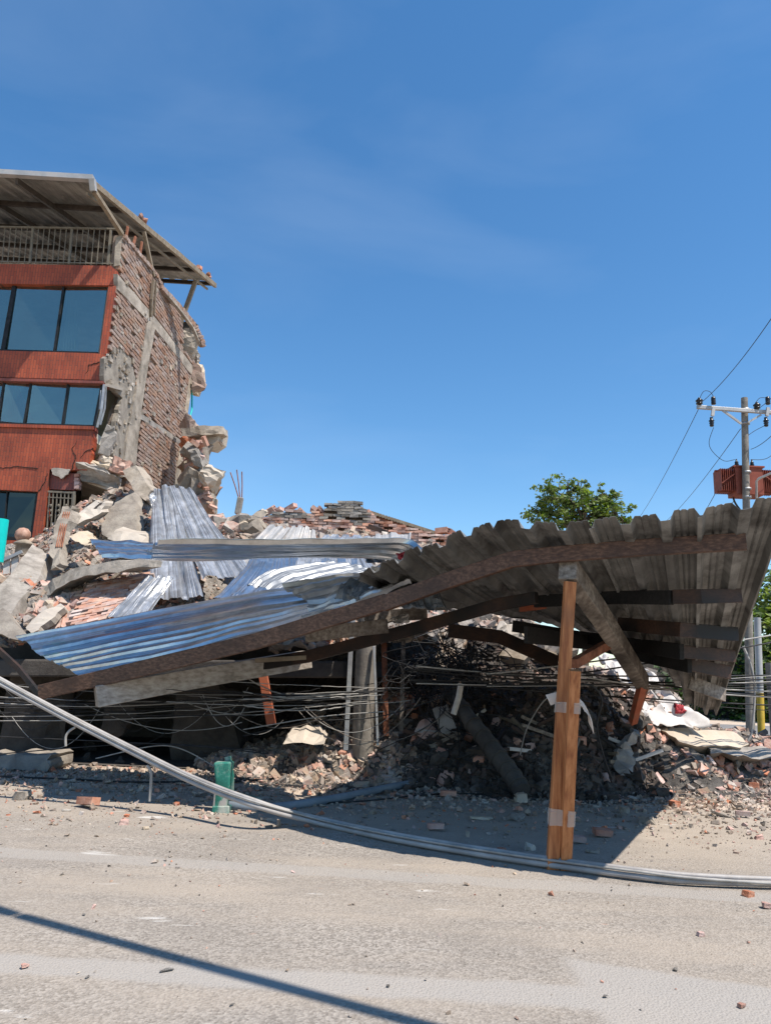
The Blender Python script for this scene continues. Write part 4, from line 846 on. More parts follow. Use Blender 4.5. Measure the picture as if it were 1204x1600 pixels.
for i in range(5):
    a_, b_ = cuts[i], cuts[i+1]+(.012 if i < 4 else 0)
    rows = [[canopy(a_+(b_-a_)*k/5, j/6)+V((0, 0, .012*i)) for k in range(6)] for j in range(7)]
    mb = sheet(rows, .42, .08, nv=34, thick=.003, crump=.018+.02*(i > 2)+.02*(i == 4), seed=i*3+1, ragged=.006, flipn=True)
    cv.append(mb); o = mb.build('roof_sheet', 'galv_old'); tag(o, labs[i], 'metal sheet', 'roof sheets of the fallen canopy')
CB = BVHTree.FromPolygons(sum([c.v for c in cv], []), sum([[tuple(k+sum(len(d.v) for d in cv[:i]) for k in f) for f in c.f] for i, c in enumerate(cv)], []))
def con(px, py, drop=.1, Yd=9):
    d = ray(px, py).normalized(); h = CB.ray_cast(CO, d)
    p = h[0] if h[0] is not None else A(px, py, Yd)
    return p+V((0, -.02, 0))-V((0, 0, drop)) if False else p-V((0, 0, drop))+V((0, -.03, 0))
# --- big silver sheet at left, shaded blue
def sheetobj(rows, label, m='galv', pitch=.26, depth=.04, **k):
    return tag(sheet(rows, pitch, depth, **k).build('metal_sheet', m), label, 'metal sheet', 'silver metal sheets on the heap' if m != 'galv_old' else None)
def grid(r0, r1, n=5):   # r0,r1: control rows across the ribs; interpolate along
    return [[a.lerp(b, j/n) for a, b in zip(r0, r1)] for j in range(n+1)]
def mk(l, *rows): return [R(*r) for r in rows]
sheetobj([R((130, 1062, 10.1), (100, 1040, 10.6), (62, 1022, 11.2), (24, 994, 11.9)), R((280, 1030, 9.5), (260, 1008, 10.1), (245, 985, 10.7), (235, 955, 11.6)), R((420, 990, 9.0), (410, 972, 9.7), (405, 955, 10.3), (425, 921, 11.3)), R((540, 948, 8.5), (535, 938, 9.2), (530, 928, 9.9), (530, 910, 10.8))],
         'long silver roof sheet on the left rafter, lower half in blue shade', pitch=.3, depth=.03, nv=44, crump=.03, ragged=.05, seed=5)
sheetobj([R((470, 962, 9.0), (480, 940, 9.5), (440, 912, 10.4)), R((560, 938, 8.6), (560, 915, 9.4), (545, 895, 10.4)), R((640, 905, 8.4), (630, 893, 9.2), (610, 880, 10.2))],
         'glinting silver sheet with a greenish sheen left of the dark canopy', 'galv_bright', pitch=.3, depth=.05, nv=24, crump=.06, ragged=.03, seed=6)
sheetobj([R((385, 915, 12.5), (430, 925, 12.0), (470, 935, 11.4)), R((430, 892, 13), (470, 905, 12.4), (520, 918, 11.8)), R((510, 880, 13.4), (560, 886, 12.8), (590, 900, 12.2))],
         'flat silver sheet lying between the big blue sheet and the pale sheets', 'galv_matte', pitch=.3, depth=.045, nv=20, crump=.05, seed=7)
# long nearly level sheet seen edge-on, casting the blue shade
sheetobj([R((215, 870, 11.0), (248, 843, 8.7)), R((330, 871, 11.1), (330, 842, 8.6)), R((430, 868, 10.9), (430, 842, 8.55)), R((540, 866, 10.3), (540, 841, 8.5)), R((610, 872, 9.7), (625, 841, 8.4)), R((640, 885, 9.2), (660, 856, 8.2))],
         'long level sheet spanning the middle of the heap, seen from its dark underside', 'galv', .45, .05, nv=50, crump=.03, ragged=.012, seed=8, flipn=True)
sheetobj([R((140, 846, 11.0), (150, 858, 10.5), (160, 872, 9.9)), R((190, 848, 10.9), (195, 860, 10.4), (200, 873, 9.7)), R((240, 850, 10.7), (240, 862, 10.2), (237, 873, 9.6))],
         'short silver sheet end poking out left of the long level sheet', pitch=.3, depth=.04, nv=14, crump=.03, ragged=.06, seed=9)
# the bright fan of standing sheets
sheetobj([R((240, 766, 17.4), (252, 764, 17.3), (264, 760, 17.3), (272, 763, 17.3)), R((234, 850, 15.6), (258, 850, 15.5), (278, 850, 15.5), (296, 850, 15.5)), R((231, 935, 14.0), (260, 938, 13.9), (290, 938, 13.9), (318, 932, 13.9))],
         'tall silver sheet standing at the left of the fan against the brick wall', 'galv_bright', pitch=.24, depth=.06, nv=24, crump=.05, ragged=.03, seed=10, flipn=True)
sheetobj([R((262, 762, 17.2), (276, 762, 17.3), (290, 764, 17.4), (300, 770, 17.4)), R((290, 840, 15.7), (312, 840, 15.8), (334, 838, 15.9), (350, 838, 15.9)), R((316, 905, 14.2), (345, 905, 14.3), (375, 902, 14.4), (402, 898, 14.5))],
         'tall silver sheet fanning out to the right of the standing pair', 'galv_bright', pitch=.24, depth=.06, nv=24, crump=.06, ragged=.03, seed=11, flipn=True)
sheetobj([R((240, 768, 17.1), (250, 790, 16.7), (258, 820, 16.1)), R((232, 775, 17.0), (238, 796, 16.6), (243, 822, 16.0))],
         'narrow bent silver flap at the top left of the standing sheets', 'galv_bright', pitch=.3, depth=.04, nv=8, crump=.05, seed=12)
sheetobj([R((228, 905, 13.6), (250, 902, 13.6), (272, 905, 13.7)), R((198, 935, 13.1), (222, 936, 13.1), (248, 938, 13.2)), R((165, 968, 12.5), (195, 968, 12.5), (228, 968, 12.6))],
         'short pale sheet lying slanted below the standing sheets', 'galv_bright', pitch=.22, depth=.05, nv=14, crump=.03, seed=13, flipn=True)
sheetobj([R((420, 822, 17.6), (438, 824, 17.6), (455, 828, 17.6)), R((375, 868, 16.2), (400, 868, 16.2), (425, 868, 16.2)), R((345, 915, 14.9), (375, 915, 14.9), (405, 915, 14.9))],
         'pale sheet leaning between the fan and the ruined wall', 'galv_dull', pitch=.26, depth=.05, nv=16, crump=.04, ragged=.03, seed=14, flipn=True)
sheetobj([R((455, 826, 17.4), (475, 824, 17.4), (492, 832, 17.4)), R((428, 870, 16.2), (460, 870, 16.2), (500, 872, 16.2)), R((400, 912, 15), (450, 912, 15), (520, 905, 15))],
         'pale sheet leaning directly below the ruined wall', 'galv_dull', pitch=.26, depth=.05, nv=16, crump=.04, ragged=.03, seed=15, flipn=True)
sheetobj([R((575, 838, 16), (600, 832, 16), (642, 832, 16)), R((560, 860, 15), (600, 858, 15), (640, 858, 15))],
         'small pale sheet with a scalloped end right below the collapsed roof', 'galv_dull', pitch=.3, depth=.05, nv=8, crump=.03, ragged=.03, seed=16)
sheetobj([R((395, 868, 15.6), (470, 866, 15.6), (560, 866, 15.4)), R((372, 900, 14.2), (470, 900, 14), (560, 892, 14)), R((330, 940, 12.9), (440, 935, 12.7), (545, 925, 12.6))],
         'broad blue-grey sheet filling the gap behind the big shaded sheet', 'galv', pitch=.3, depth=.05, nv=18, crump=.06, ragged=.03, seed=26, flipn=True)
sheetobj([R((505, 840, 16.4), (540, 838, 16.4), (580, 842, 16.2)), R((470, 868, 15.2), (520, 868, 15.2), (575, 866, 15)), R((455, 900, 14.2), (520, 902, 14.1), (590, 896, 14))],
         'pale blue sheet leaning below the right part of the ruined wall', 'galv_bright', pitch=.28, depth=.05, nv=16, crump=.05, ragged=.03, seed=27, flipn=True)
# dark crumpled pieces near the middle
sheetobj([R((522, 935, 9.0), (600, 950, 8.6), (700, 955, 8.4)), R((535, 915, 9.1), (600, 925, 8.8), (690, 935, 8.6)), R((560, 905, 9.4), (610, 905, 9.2), (680, 900, 9.0))],
         'dark folded sheet scrap tucked under the rafter left of the canopy', 'galv_old', pitch=.2, depth=.04, nv=14, crump=.08, seed=17)
sheetobj([R((556, 862, 10.4), (600, 866, 10), (650, 868, 9.6)), R((575, 880, 10.2), (610, 878, 9.8), (640, 880, 9.4))],
         'dark sheet underside below the right end of the long level sheet', 'galv_old', pitch=.2, depth=.04, nv=10, crump=.05, seed=18)
# red cloth scraps caught under the canopy edge
def rag_cloth(name, P, m, label, cat, n=14, amp=.04, seed=0, th=.004):
    P = [V(p) for p in P]; mb = MB(); vs = []
    for j in range(n+1):
        for i in range(n+1):
            u, v = i/n, j/n; p = P[0].lerp(P[1], u).lerp(P[3].lerp(P[2], u), v)
            p = p+V((noise.noise(V((u*4+seed, v*4, 0))), noise.noise(V((u*5, v*4+seed, 3))), noise.noise(V((u*5+seed, v*6, 8)))))*amp; vs.append(p)
    mb.add(vs, [(j*(n+1)+i, j*(n+1)+i+1, (j+1)*(n+1)+i+1, (j+1)*(n+1)+i) for j in range(n) for i in range(n)], True)
    o = mb.build(name, m); s = o.modifiers.new('th', 'SOLIDIFY'); s.thickness = th; return tag(o, label, cat)
rag_cloth('cloth_scrap', R((618, 864, 8.6), (656, 860, 8.3), (652, 872, 8.3), (622, 872, 8.6)), 'cloth_red', 'red plastic scrap caught under the canopy edge at its upper left', 'cloth')
rag_cloth('cloth_scrap', R((606, 895, 8.6), (618, 900, 8.5), (616, 908, 8.4), (608, 905, 8.5)), 'cloth_red', 'small red scrap beside the white plastic left of the canopy', 'cloth', 6, .02)
rag_cloth('plastic_scrap', R((580, 884, 9.2), (606, 890, 9.0), (598, 912, 9.0), (585, 908, 9.1)), 'cloth_white', 'white plastic scrap hanging between the silver and dark sheets', 'plastic', 8, .06)
rag_cloth('plastic_scrap', R((610, 966, 9.4), (636, 958, 9.4), (640, 972, 9.3), (616, 974, 9.3)), 'cloth_white', 'white crumpled scrap lying on the grey board in the middle', 'plastic', 8, .06, 4)

# ================================================================ TIMBERS OF THE CANOPY
def timber(name, pts, w, h, m, label, bevel=.006, up=V((0, 0, 1)), j=0., cat='timber', grp=None):
    P = [V(p) for p in pts]
    Q = []
    for i in range(len(P)-1):
        for k in range(4): Q.append(P[i].lerp(P[i+1], k/4))
    Q.append(P[-1])
    def ex(z):
        if not isinstance(z, (list, tuple)): return z
        o = []
        for i in range(len(z)-1):
            for k in range(4): o.append(z[i]+(z[i+1]-z[i])*k/4)
        return o+[z[-1]]
    return tag(MB().beam(Q, ex(w), ex(h), up, j).build(name, m, None, bevel), label, cat, grp)
timber('rafter', R((1165, 846, 6.22), (1000, 856, 6.55), (872, 866, 6.85), (800, 874, 7.05), (700, 907, 7.5), (600, 943, 8.0)), .06, [.15, .15, .15, .155, .165, .17], 'wood_rafter', 'long brown front rafter under the edge of the canopy, right half')
timber('rafter', R((604, 940, 8.03), (400, 1002, 8.95), (200, 1050, 9.7), (62, 1082, 10.2)), .06, [.172, .19, .2, .19], 'wood_rafter', 'brown front rafter running down to the left below the silver sheet')
timber('main_beam', R((886, 889, 6.85), (935, 958, 8.0), (1003, 1066, 10.6)), .17, [.2, .2, .2], 'wood_grey', 'thick weathered beam running back from the top of the orange prop', .01)
# purlins follow the sheets
def purlin(ptsa, h, m, label, drop=.05, w=.05):
    timber('purlin', [con(x, y-h*.5*1170/9, drop+h/2) for x, y in ptsa], w, h, m, label, .004, grp='purlins under the canopy')
purlin([(1152, 921), (1090, 922), (1048, 923)], .135, 'wood_dark', 'second purlin from the front, brown right end piece')
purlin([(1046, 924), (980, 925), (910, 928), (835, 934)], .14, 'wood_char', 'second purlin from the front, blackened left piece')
purlin([(1147, 983), (1060, 975), (965, 968)], .15, 'wood_dark', 'third purlin from the front, reddish brown')
purlin([(1143, 1018), (1060, 1010)], .14, 'wood_dark', 'fourth purlin from the front, brown right end')
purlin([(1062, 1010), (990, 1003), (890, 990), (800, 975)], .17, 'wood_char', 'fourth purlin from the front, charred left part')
purlin([(1136, 1044), (1100, 1036), (1075, 1030)], .16, 'wood_dark', 'fifth purlin from the front, short brown end')
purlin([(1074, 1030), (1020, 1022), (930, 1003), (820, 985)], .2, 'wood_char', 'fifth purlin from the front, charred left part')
purlin([(1128, 1080), (1095, 1068), (1074, 1060)], .17, 'wood_grey', 'rearmost purlin, grey and half crushed')
timber('rafter', R((838, 934, 8.2), (780, 944, 8.6), (640, 984, 9.5), (480, 1026, 10.4), (385, 1042, 10.9)), .07, [.13, .14, .15, .16, .16], 'wood_dark', 'dark second rafter running down left from the burnt joint')
timber('timber_block', [con(850, 932, .09), con(812, 938, .09)], .06, .13, 'oxide', 'short orange timber offcut at the burnt joint')
timber('plank', R((700, 985, 11.2), (780, 995, 11.4), (870, 1035, 11.8)), .06, .2, 'wood_dark', 'broad dark plank falling behind the orange prop')
timber('brace', R((957, 1002, 9.0), (896, 1037, 8.2)), .09, .1, 'rusty', 'short red steel brace between the prop and the thick beam')
# steel leg under the thick beam
timber('short_post', [A(1003, 1068, 10.5), A(988, 1128, 11.6)], .1, .1, 'oxide', 'short red steel leg under the rear end of the thick beam', up=V((0, 1, 0)), cat='post')
timber('short_post', [A(1006, 1072, 10.7), A(994, 1110, 11.9)], .1, .1, 'rusty', 'dark rusty strut behind the red leg', up=V((0, 1, 0)), cat='post')
# left boxed timber
timber('boxed_timber', R((150, 1088, 9.9), (290, 1062, 10.4), (420, 1040, 10.9), (480, 1030, 11.2)), .3, [.27, .27, .26, .25], 'wood_pale', 'thick grey boxed timber with a sunlit square end under the left rafter', .01)  # paler wood colour stands in for sunlight on this timber
timber('steel_angle', R((-10, 1008, 10.9), (30, 1045, 10.6), (64, 1088, 10.3)), .05, .08, 'wood_dark', 'dark brown angle bar at the left end of the front rafter', cat='steel angle')
timber('plank', R((400, 1032, 10.5), (505, 1026, 10.4)), .12, .06, 'paint_beige', 'thin beige plank resting level above the grey wires')
timber('grey_board', R((478, 994, 9.6), (540, 985, 9.5), (605, 978, 9.4)), .12, .17, 'wood_grey', 'grey board tucked under the rafter in the middle of the wreck')
timber('grey_board', R((570, 972, 9.8), (612, 962, 9.8), (665, 958, 9.6)), .12, .15, 'wood_grey', 'second grey board behind, nearer the canopy')
# ---------------------------------------------------------------- orange props
pt = thing('prop_pair', 'pair of orange wooden props taped together holding up the canopy', 'post', G(872, 1362))
b1 = G(862, 1360); t1 = A(890, 909, 6.83); b2 = G(882, 1363); t2 = A(897, 1047, 6.62)
cdir = (b2-b1).normalized()
MB().beam([b1, t1], .085, .1, up=V((1, 0, 0))).build('tall_prop', 'wood_post', pt, .004)
b2 = b1+V((.109, -.012, 0)); MB().beam([b2, t2], .085, .092, up=V((1, 0, 0))).build('short_prop', 'wood_post', pt, .004)
def wrap(y0, y1, name):
    mb = MB(); n = 8; vs = []
    for j in range(n+1):
        z0 = y0+(y1-y0)*j/n
        ta = (z0-b1.z)/(t1.z-b1.z); tb = (z0-b2.z)/(t2.z-b2.z); a = b1.lerp(t1, ta); b = b2.lerp(t2, tb); e = .006*noise.noise(V((j*.9, 0, 1)))
        for q in (a+V((-.058, -.047-e, 0)), a+V((0, -.052, .01*e)), b+V((0, -.052-e, 0)), b+V((.056, -.047, 0)), b+V((.056, .047, 0)), a+V((-.058, .047, 0))): vs.append(q+V((0, 0, .012*noise.noise(q*20))))
    for j in range(n):
        for k in range(6): mb.f.append((j*6+k, j*6+(k+1) % 6, (j+1)*6+(k+1) % 6, (j+1)*6+k)); mb.sm.append(False)
    mb.v = [V(x) for x in vs]; return mb.build(name, 'tape', pt)
zt = lambda y: A(872, y, b1.y).z
wrap(zt(1288), zt(1262), 'tape_wrap'); wrap(zt(1112), zt(1096), 'tape_wrap')
def ribbon(P, w, name, seed=0, wv=V((0, 0, 1))):
    mb = MB(); n = 22; vs = []
    for i in range(n+1):
        p = crom([V(x) for x in P], i/n); 
        for k in (-1, 0, 1): vs.append(p+wv*k*w/2+V((0, .012*k*k+.012*noise.noise(V((i*.5, k, seed))), .01*noise.noise(V((i*.7, k*2, seed))))))
    mb.add(vs, [(3*i+k, 3*i+k+1, 3*i+k+4, 3*i+k+3) for i in range(n) for k in (0, 1)], True); return mb.build(name, 'tape_cloth', pt)
yb = b1.y-.02
ribbon([A(856, 1094, yb), A(872, 1090, yb), A(890, 1088, yb-.04), A(905, 1096, yb-.05), A(919, 1112, yb-.04), A(924, 1140, yb)], .1, 'tape_tail', 1, V((-.45, 0, .9)))
ribbon([A(873, 1096, yb-.03), A(885, 1086, yb-.04), A(898, 1090, yb-.05), A(915, 1110, yb-.05), A(922, 1122, yb-.03)], .07, 'tape_tail', 2, V((-.3, .2, .9)))
# ---------------------------------------------------------------- uprights in the dark
t = MB(); base = A(566, 1169, 12.6); t.tube([base-V((0, 0, .3)), base, A(572, 1000, 12.45), A(575, 950, 12.5)], [.175, .172, .162, .16], 24)
tag(t.build('concrete_column', 'pole_concrete'), 'round grey concrete column standing in the middle of the wreck', 'column')
timber('steel_post', [A(540, 1172, 12.1), A(548, 1010, 12.1), A(553, 950, 12.1)], .07, .085, 'steel', 'thin grey steel post just left of the round concrete column', up=V((0, 1, 0)), cat='post')
timber('steel_post', [A(603, 1150, 13), A(599, 970, 13)], .09, .1, 'rusty', 'rust-brown steel post right of the round concrete column', up=V((0, 1, 0)), cat='post')
timber('steel_post', [A(626, 1180, 13), A(630, 1000, 13)], .07, .09, 'wood_grey', 'grey weathered post at the edge of the dark tangle', up=V((0, 1, 0)), cat='post')
timber('steel_post', [A(424, 1132, 11.6), A(409, 1042, 11.6)], .13, .11, 'oxide', 'orange painted steel post behind the grey wires', up=V((0, 1, 0)), cat='post')
timber('steel_post', [A(590, 1165, 12.2), A(584, 1010, 12.3)], .04, .05, 'steel', 'slim steel strip on the right side of the concrete column', up=V((0, 1, 0)), cat='post')
# fallen ringed concrete pole in the shade
t = thing('fallen_pole', 'dark ringed concrete pole leaning in the shade left of the props', 'pole', A(808, 1235, 10.5))
Pp = [A(690, 1062, 12.8), A(730, 1120, 12.0), A(765, 1165, 11.4), A(795, 1205, 11.0), A(815, 1236, 10.65)]
MB().tube(Pp, [.11, .12, .13, .13, .12], 18).build('shaft', 'soot', t)  # shaft coloured darker than its concrete to paint the canopy shade
rg = MB()
for k in range(9):
    a_ = crom(Pp, .1+k*.1); b_ = crom(Pp, .1+k*.1+.018); rg.tube([a_, b_], .142, 18)
rg.build('ring', 'soot', t)
piece('chipped_stone', 'plaster', [(806, 1243, 10.3), (822, 1240, 10.3), (824, 1254, 10.2), (808, 1256, 10.2)], (0, .15, 0), 'pale chipped stone at the lower end of the leaning ringed pole', 'stone', amp=.015, seed=33)
tag(MB().tube([A(720, 1068, 11.5), A(716, 1090, 11.5), A(708, 1116, 11.5)], .045, 12).build('white_tube', 'white_metal'), 'short white-rimmed tube leaning on the ringed pole', 'tube')
piece('grey_scrap', 'concrete_grey', [(675, 1108, 12.2), (698, 1100, 12.2), (712, 1138, 12), (690, 1146, 12)], (.02, .06, 0), 'grey panel scrap beside the short white tube', 'panel', amp=.015, seed=34)
timber('small_block', [A(672, 1178, 12.2), A(672, 1162, 12.2)], .2, .15, 'concrete_grey', 'small grey block on the dark rubble in front of the tangle', up=V((0, 1, 0)), cat='block')
# big slabs in shade and sun
piece('plaster_slab', 'plaster', [(442, 1163, 12.2), (452, 1145, 12.4), (498, 1140, 12.4), (510, 1154, 12.2), (506, 1163, 12.1)], (0, .5, .05), 'cream stone slab catching the sun left of the concrete column', 'slab', amp=.03, seed=35)
piece('fallen_slab', 'plaster', [(1030, 1140, 12.9), (1112, 1140, 13.3), (1150, 1146, 13.5), (1170, 1162, 13.3), (1150, 1168, 12.9), (1100, 1166, 12.6), (1060, 1158, 12.5)], (.1, .5, -.22), 'long pale slab crossing from shade into sun under the canopy corner', 'slab', amp=.03, seed=36)
piece('slab_edge', 'concrete', [(1100, 1166, 12.8), (1150, 1166, 13.1), (1204, 1172, 13.2), (1215, 1184, 13.1), (1160, 1180, 12.8), (1110, 1178, 12.6)], (.1, .4, -.1), 'rough slab edge lying in the sun at the right edge', 'slab', amp=.05, seed=37)
piece('plinth', 'concrete_grey', [(-30, 1180, 12.0), (78, 1178, 12.1), (80, 1196, 11.9), (74, 1206, 11.8), (-30, 1203, 11.8)], (0, .8, 0), 'low crumbling plinth in the shade at the lower left', 'plinth', amp=.04, seed=39)
# figure-like wrapped sacking
piece('grey_sack', 'cloth_grey', [(955, 1200, 11.7), (962, 1175, 11.9), (975, 1160, 11.9), (990, 1140, 12.1), (996, 1150, 12), (985, 1170, 11.9), (992, 1195, 11.7), (985, 1210, 11.5), (968, 1212, 11.5)], (.05, .3, .03), 'crumpled grey sack sagging on the shaded rubble right of the props', 'sack', amp=.05, seed=41)
# white tarpaulin behind the canopy
def tarp(P, label, m='cloth_white', seed=1, amp=.16): return rag_cloth('tarpaulin', [A(*p) for p in P], m, label, 'tarpaulin', 26, amp, seed)
tarp([(955, 1035, 14.6), (1010, 1050, 14.2), (1108, 1135, 12.9), (1000, 1132, 12.8)], 'white tarpaulin heaped behind the canopy with folds', seed=3)
tarp([(935, 1020, 15.4), (965, 1030, 15.2), (985, 1085, 14.4), (950, 1075, 14.6)], 'second white cloth left of the folded tarpaulin', seed=8)
rag_cloth('cloth_scrap', R((1054, 1100, 13.3), (1066, 1102, 13.3), (1070, 1112, 13.2), (1056, 1112, 13.2)), 'cloth_red', 'red and orange bundle on the white tarpaulin', 'cloth', 8, .05, 3, .05)
# ---------------------------------------------------------------- road bits: named small things
def bit(px, py, me, s, rot, label, cat):
    p = G(px, py); put(me.name.split('.')[0], me, p+V((0, 0, .02+.02*s)), rot, s, label, cat)
bit(136, 1264, BM[1], 1.1, (.2, .1, 2.6), 'flat salmon brick on the dust below the dark void', 'brick')
bit(33, 1251, CH['concrete'][2], .26, (0, 0, 1), 'grey stone on the dust near the left edge', 'stone')
bit(193, 1290, HB[0], .6, (0, 0, .3), 'small orange brick bit at the edge of the road', 'brick bit')
bit(104, 1269, CH['plaster'][1], .09, (0, 0, .3), 'white plaster chip beside the flat salmon brick', 'chip')
bit(227, 1298, CH['plaster'][0], .07, (0, 0, .3), 'speckled pebble right of the small orange brick bit', 'pebble')
bit(423, 1284, CH['concrete'][1], .2, (0, 0, .1), 'pale chipped lump beside the fallen grey conduit', 'stone')
bit(38, 1517, HB[1], .24, (0, 0, .8), 'orange brick chip low on the road at the left', 'brick chip')
bit(260, 1522, CH['concrete_grey'][3], .06, (0, 0, .5), 'dark grey chip on the road under the long shadow', 'chip')
bit(1158, 1579, HB[2], .22, (0, 0, .5), 'red brick chip in the lower right corner', 'brick chip')
bit(1168, 1403, HB[0], .5, (0, .1, .5), 'red-brown splinter on the road below the grey conduit at right', 'splinter')
bit(1198, 1422, HB[1], .5, (0, .1, .1), 'brown splinter cut by the right edge of the view', 'splinter')
bit(1055, 1521, CH['concrete_grey'][0], .03, (0, 0, .5), 'small dark pebble in the right part of the road', 'pebble')
bit(945, 1563, CH['concrete_grey'][1], .028, (0, 0, .5), 'tiny dark pebble low on the smooth patch', 'pebble')
bit(1094, 1466, HB[0], .28, (0, 0, .1), 'flat orange chip in the middle right of the road', 'brick chip')
bit(805, 1283, CH['concrete_grey'][0], .24, (0, 0, .6), 'dark stone in the shade left of the props', 'stone')
bit(752, 1282, CH['plaster'][3], .22, (0, 0, .1), 'flat pale chip in the shade left of the dark stone', 'chip')
bit(828, 1330, CH['plaster'][2], .13, (.4, .2, .1), 'white angular chip behind the conduit near the props', 'chip')
bit(782, 1334, HB[0], .5, (0, 0, .4), 'orange chip right behind the conduit', 'brick chip')
bit(940, 1310, BM[0], .8, (.2, .1, .2), 'thin red tile piece lying in the shade right of the props', 'tile')
bit(945, 1304, HB[1], .8, (1.2, .1, .9), 'red tile shard standing on the tile right of the props', 'tile')
bit(900, 1320, BM[0], .7, (.1, .1, .1), 'dusty red tile just right of the props', 'tile')
bit(926, 1335, CH['concrete'][1], .12, (0, 0, 0), 'grey chip in the shade near the corner of the shadow', 'chip')
bit(975, 1272, CH['concrete'][2], .2, (0, 0, 1), 'upright grey lump in the shade behind the tile pieces', 'stone')
bit(1010, 1288, CH['concrete'][0], .25, (0, 0, 2), 'mossy lump right on the shadow edge', 'stone')
bit(1052, 1260, HB[2], .9, (0, 0, 2), 'salmon brick bit in the sun right of the shadow edge', 'brick bit')
bit(1178, 1232, HB[0], 1.2, (0, 0, 1), 'red brick half on the dust at the right', 'brick bit')
bit(1160, 1279, BM[1], .7, (0, 0, -.3), 'long thin brick strip in the dust at the right', 'brick strip')
bit(1130, 1278, CH['concrete_grey'][3], .24, (0, .3, -.3), 'grey slate chip left of the thin brick strip', 'chip')
bit(680, 1300, BM[0], .7, (0, 0, .1), 'thin dark red strip in the shade behind the conduit', 'tile')
bit(700, 1248, BM[0], .9, (0, 0, -.1), 'pair of red tile pieces in the shade in front of the leaning pole', 'tile')
bit(394, 1196, HB[3], 1.6, (.5, 0, .1), 'pinkish brick lump at the left end of the sunlit strip', 'brick')
bit(1122, 1195, BM[2], 1.2, (0, 0, 1.5), 'hollow brick showing its cells at the right', 'hollow brick')
# bright little stones at random on the near road
scl = random.Random(77)
for k in range(9):
    px, py = scl.uniform(20, 1190), scl.uniform(1300, 1590); me = scl.choice(CH['concrete_grey']+CH['plaster']); put('pebble', me, G(px, py)+V((0, 0, .02)), (0, 0, scl.random()*6), scl.uniform(.015, .03), 'tiny pebble on the open road', 'pebble', 'tiny pebbles on the road')
# ================================================================ CONDUIT, PIPES, WIRES
def cpath(P, n): return [crom([V(p) for p in P], i/n) for i in range(n+1)]
cw = [A(-560, 690, 10.2), A(-420, 800, 9.9), A(-270, 905, 9.65), A(-120, 1000, 9.4), A(0, 1068, 9.3), A(100, 1122, 9.2), A(200, 1173, 9.0), A(300, 1222, 8.65), A(400, 1260, 8.15)]
for x, y in ((500, 1287), (600, 1309), (700, 1327), (800, 1343), (900, 1357), (1000, 1370), (1080, 1377), (1204, 1381), (1400, 1385), (1750, 1400), (2100, 1430)): q = G(x, y, .05); cw.append(q)
cp_ = cpath(cw, 170)
t = thing('fallen_conduit', 'long grey conduit pair swooping down from the left and along the road', 'conduit', cp_[60]); t.location.z = 0
def offs(P, lat, upz):
    o = []
    for i, p in enumerate(P):
        d = (P[min(i+1, len(P)-1)]-P[max(i-1, 0)]).normalized(); s = d.cross(V((0, 0, 1))).normalized(); u = s.cross(d); f = min(1, max(0, (p.x-2.2)/1.2)); o.append(p-s*(lat+lat*2.2*f)+u*upz*(1-.8*f))
    return o
rr = [.031 for p in cp_]
MB().tube(offs(cp_, -.0, -.0), [r*.8 for r in rr], 12).build('lower_tube', 'conduit', t)
MB().tube(offs(cp_, .031, .043), [r*.72 for r in rr], 12).build('upper_tube', 'conduit', t)
MB().tube(offs(cp_, -.016, .042), [r*.38 for r in rr], 8).build('strap_wire', 'cable_grey', t)
# hanging ends
tag(MB().tube(cpath([A(230, 1196, 8.9), A(236, 1206, 8.9), A(236, 1225, 8.9), A(234, 1252, 8.9)], 12), .017, 6).build('hanging_wire', 'cable_grey'), 'short pale wire end hanging from the conduit', 'wire')
tag(MB().tube(cpath([A(118, 1136, 9.2), A(108, 1143, 9.2), A(103, 1152, 9.2), A(103, 1166, 9.2)], 12), .015, 6).build('hanging_wire', 'cable_grey'), 'curled wire end under the conduit near its upper left', 'wire')
lp_ = cw[0]; t = thing('utility_pole', 'concrete pole at the far left holding the upper end of the grey conduit', 'utility pole', V((lp_.x-.15, lp_.y, 0)))
MB().tube([t.location.copy(), t.location+V((0, 0, 3.5)), t.location+V((0, 0, 7.5))], [.15, .13, .11], 14).build('shaft', 'pole_concrete', t)
# green post and foot
t = thing('green_post', 'bent green sheet-metal post standing behind the conduit', 'post', G(346, 1268))
g0 = G(346, 1270); z1 = A(350, 1185, g0.y).z
MB().beam([g0+V((-.02, 0, .04)), g0+V((0, 0, z1*.5)), A(350, 1188, g0.y)], [.13, .16, .18], [.13, .17, .19], up=V((1, 0, 0)), j=.02).build('body', 'green_metal', t, .02)
MB().beam([g0+V((-.02, -.012, .05)), g0+V((-.006, -.012, z1*.46))], [.125, .15], [.15, .17], up=V((1, 0, 0)), j=.012).build('grey_sleeve', 'galv_dull', t, .01)
MB().beam([A(356, 1182, g0.y+.06), A(361, 1215, g0.y+.06), A(360, 1240, g0.y+.06)], .04, .07, up=V((1, 0, 0))).build('torn_flange', 'green_metal', t)
MB().box(g0+V((0, 0, .04)), .2, .2, .09, .01).build('foot', 'green_metal', t, .01)
tag(MB().beam([G(365, 1246, .05), G(400, 1254, .05)], .16, .1).build('green_offcut', 'green_metal'), 'green metal offcut lying right of the bent green post', 'metal offcut')
# blue-grey pipe in the shade
bp = [G(350, 1258, .05), G(420, 1262, .05), G(520, 1248, .06), G(620, 1228, .07), G(692, 1218, .08), G(745, 1224, .07), G(772, 1226, .06)]
tag(MB().tube(cpath(bp, 50), .05, 12).build('fallen_pipe', 'pipe_blue'), 'blue-grey pipe lying bent in the shade on the ground', 'pipe')
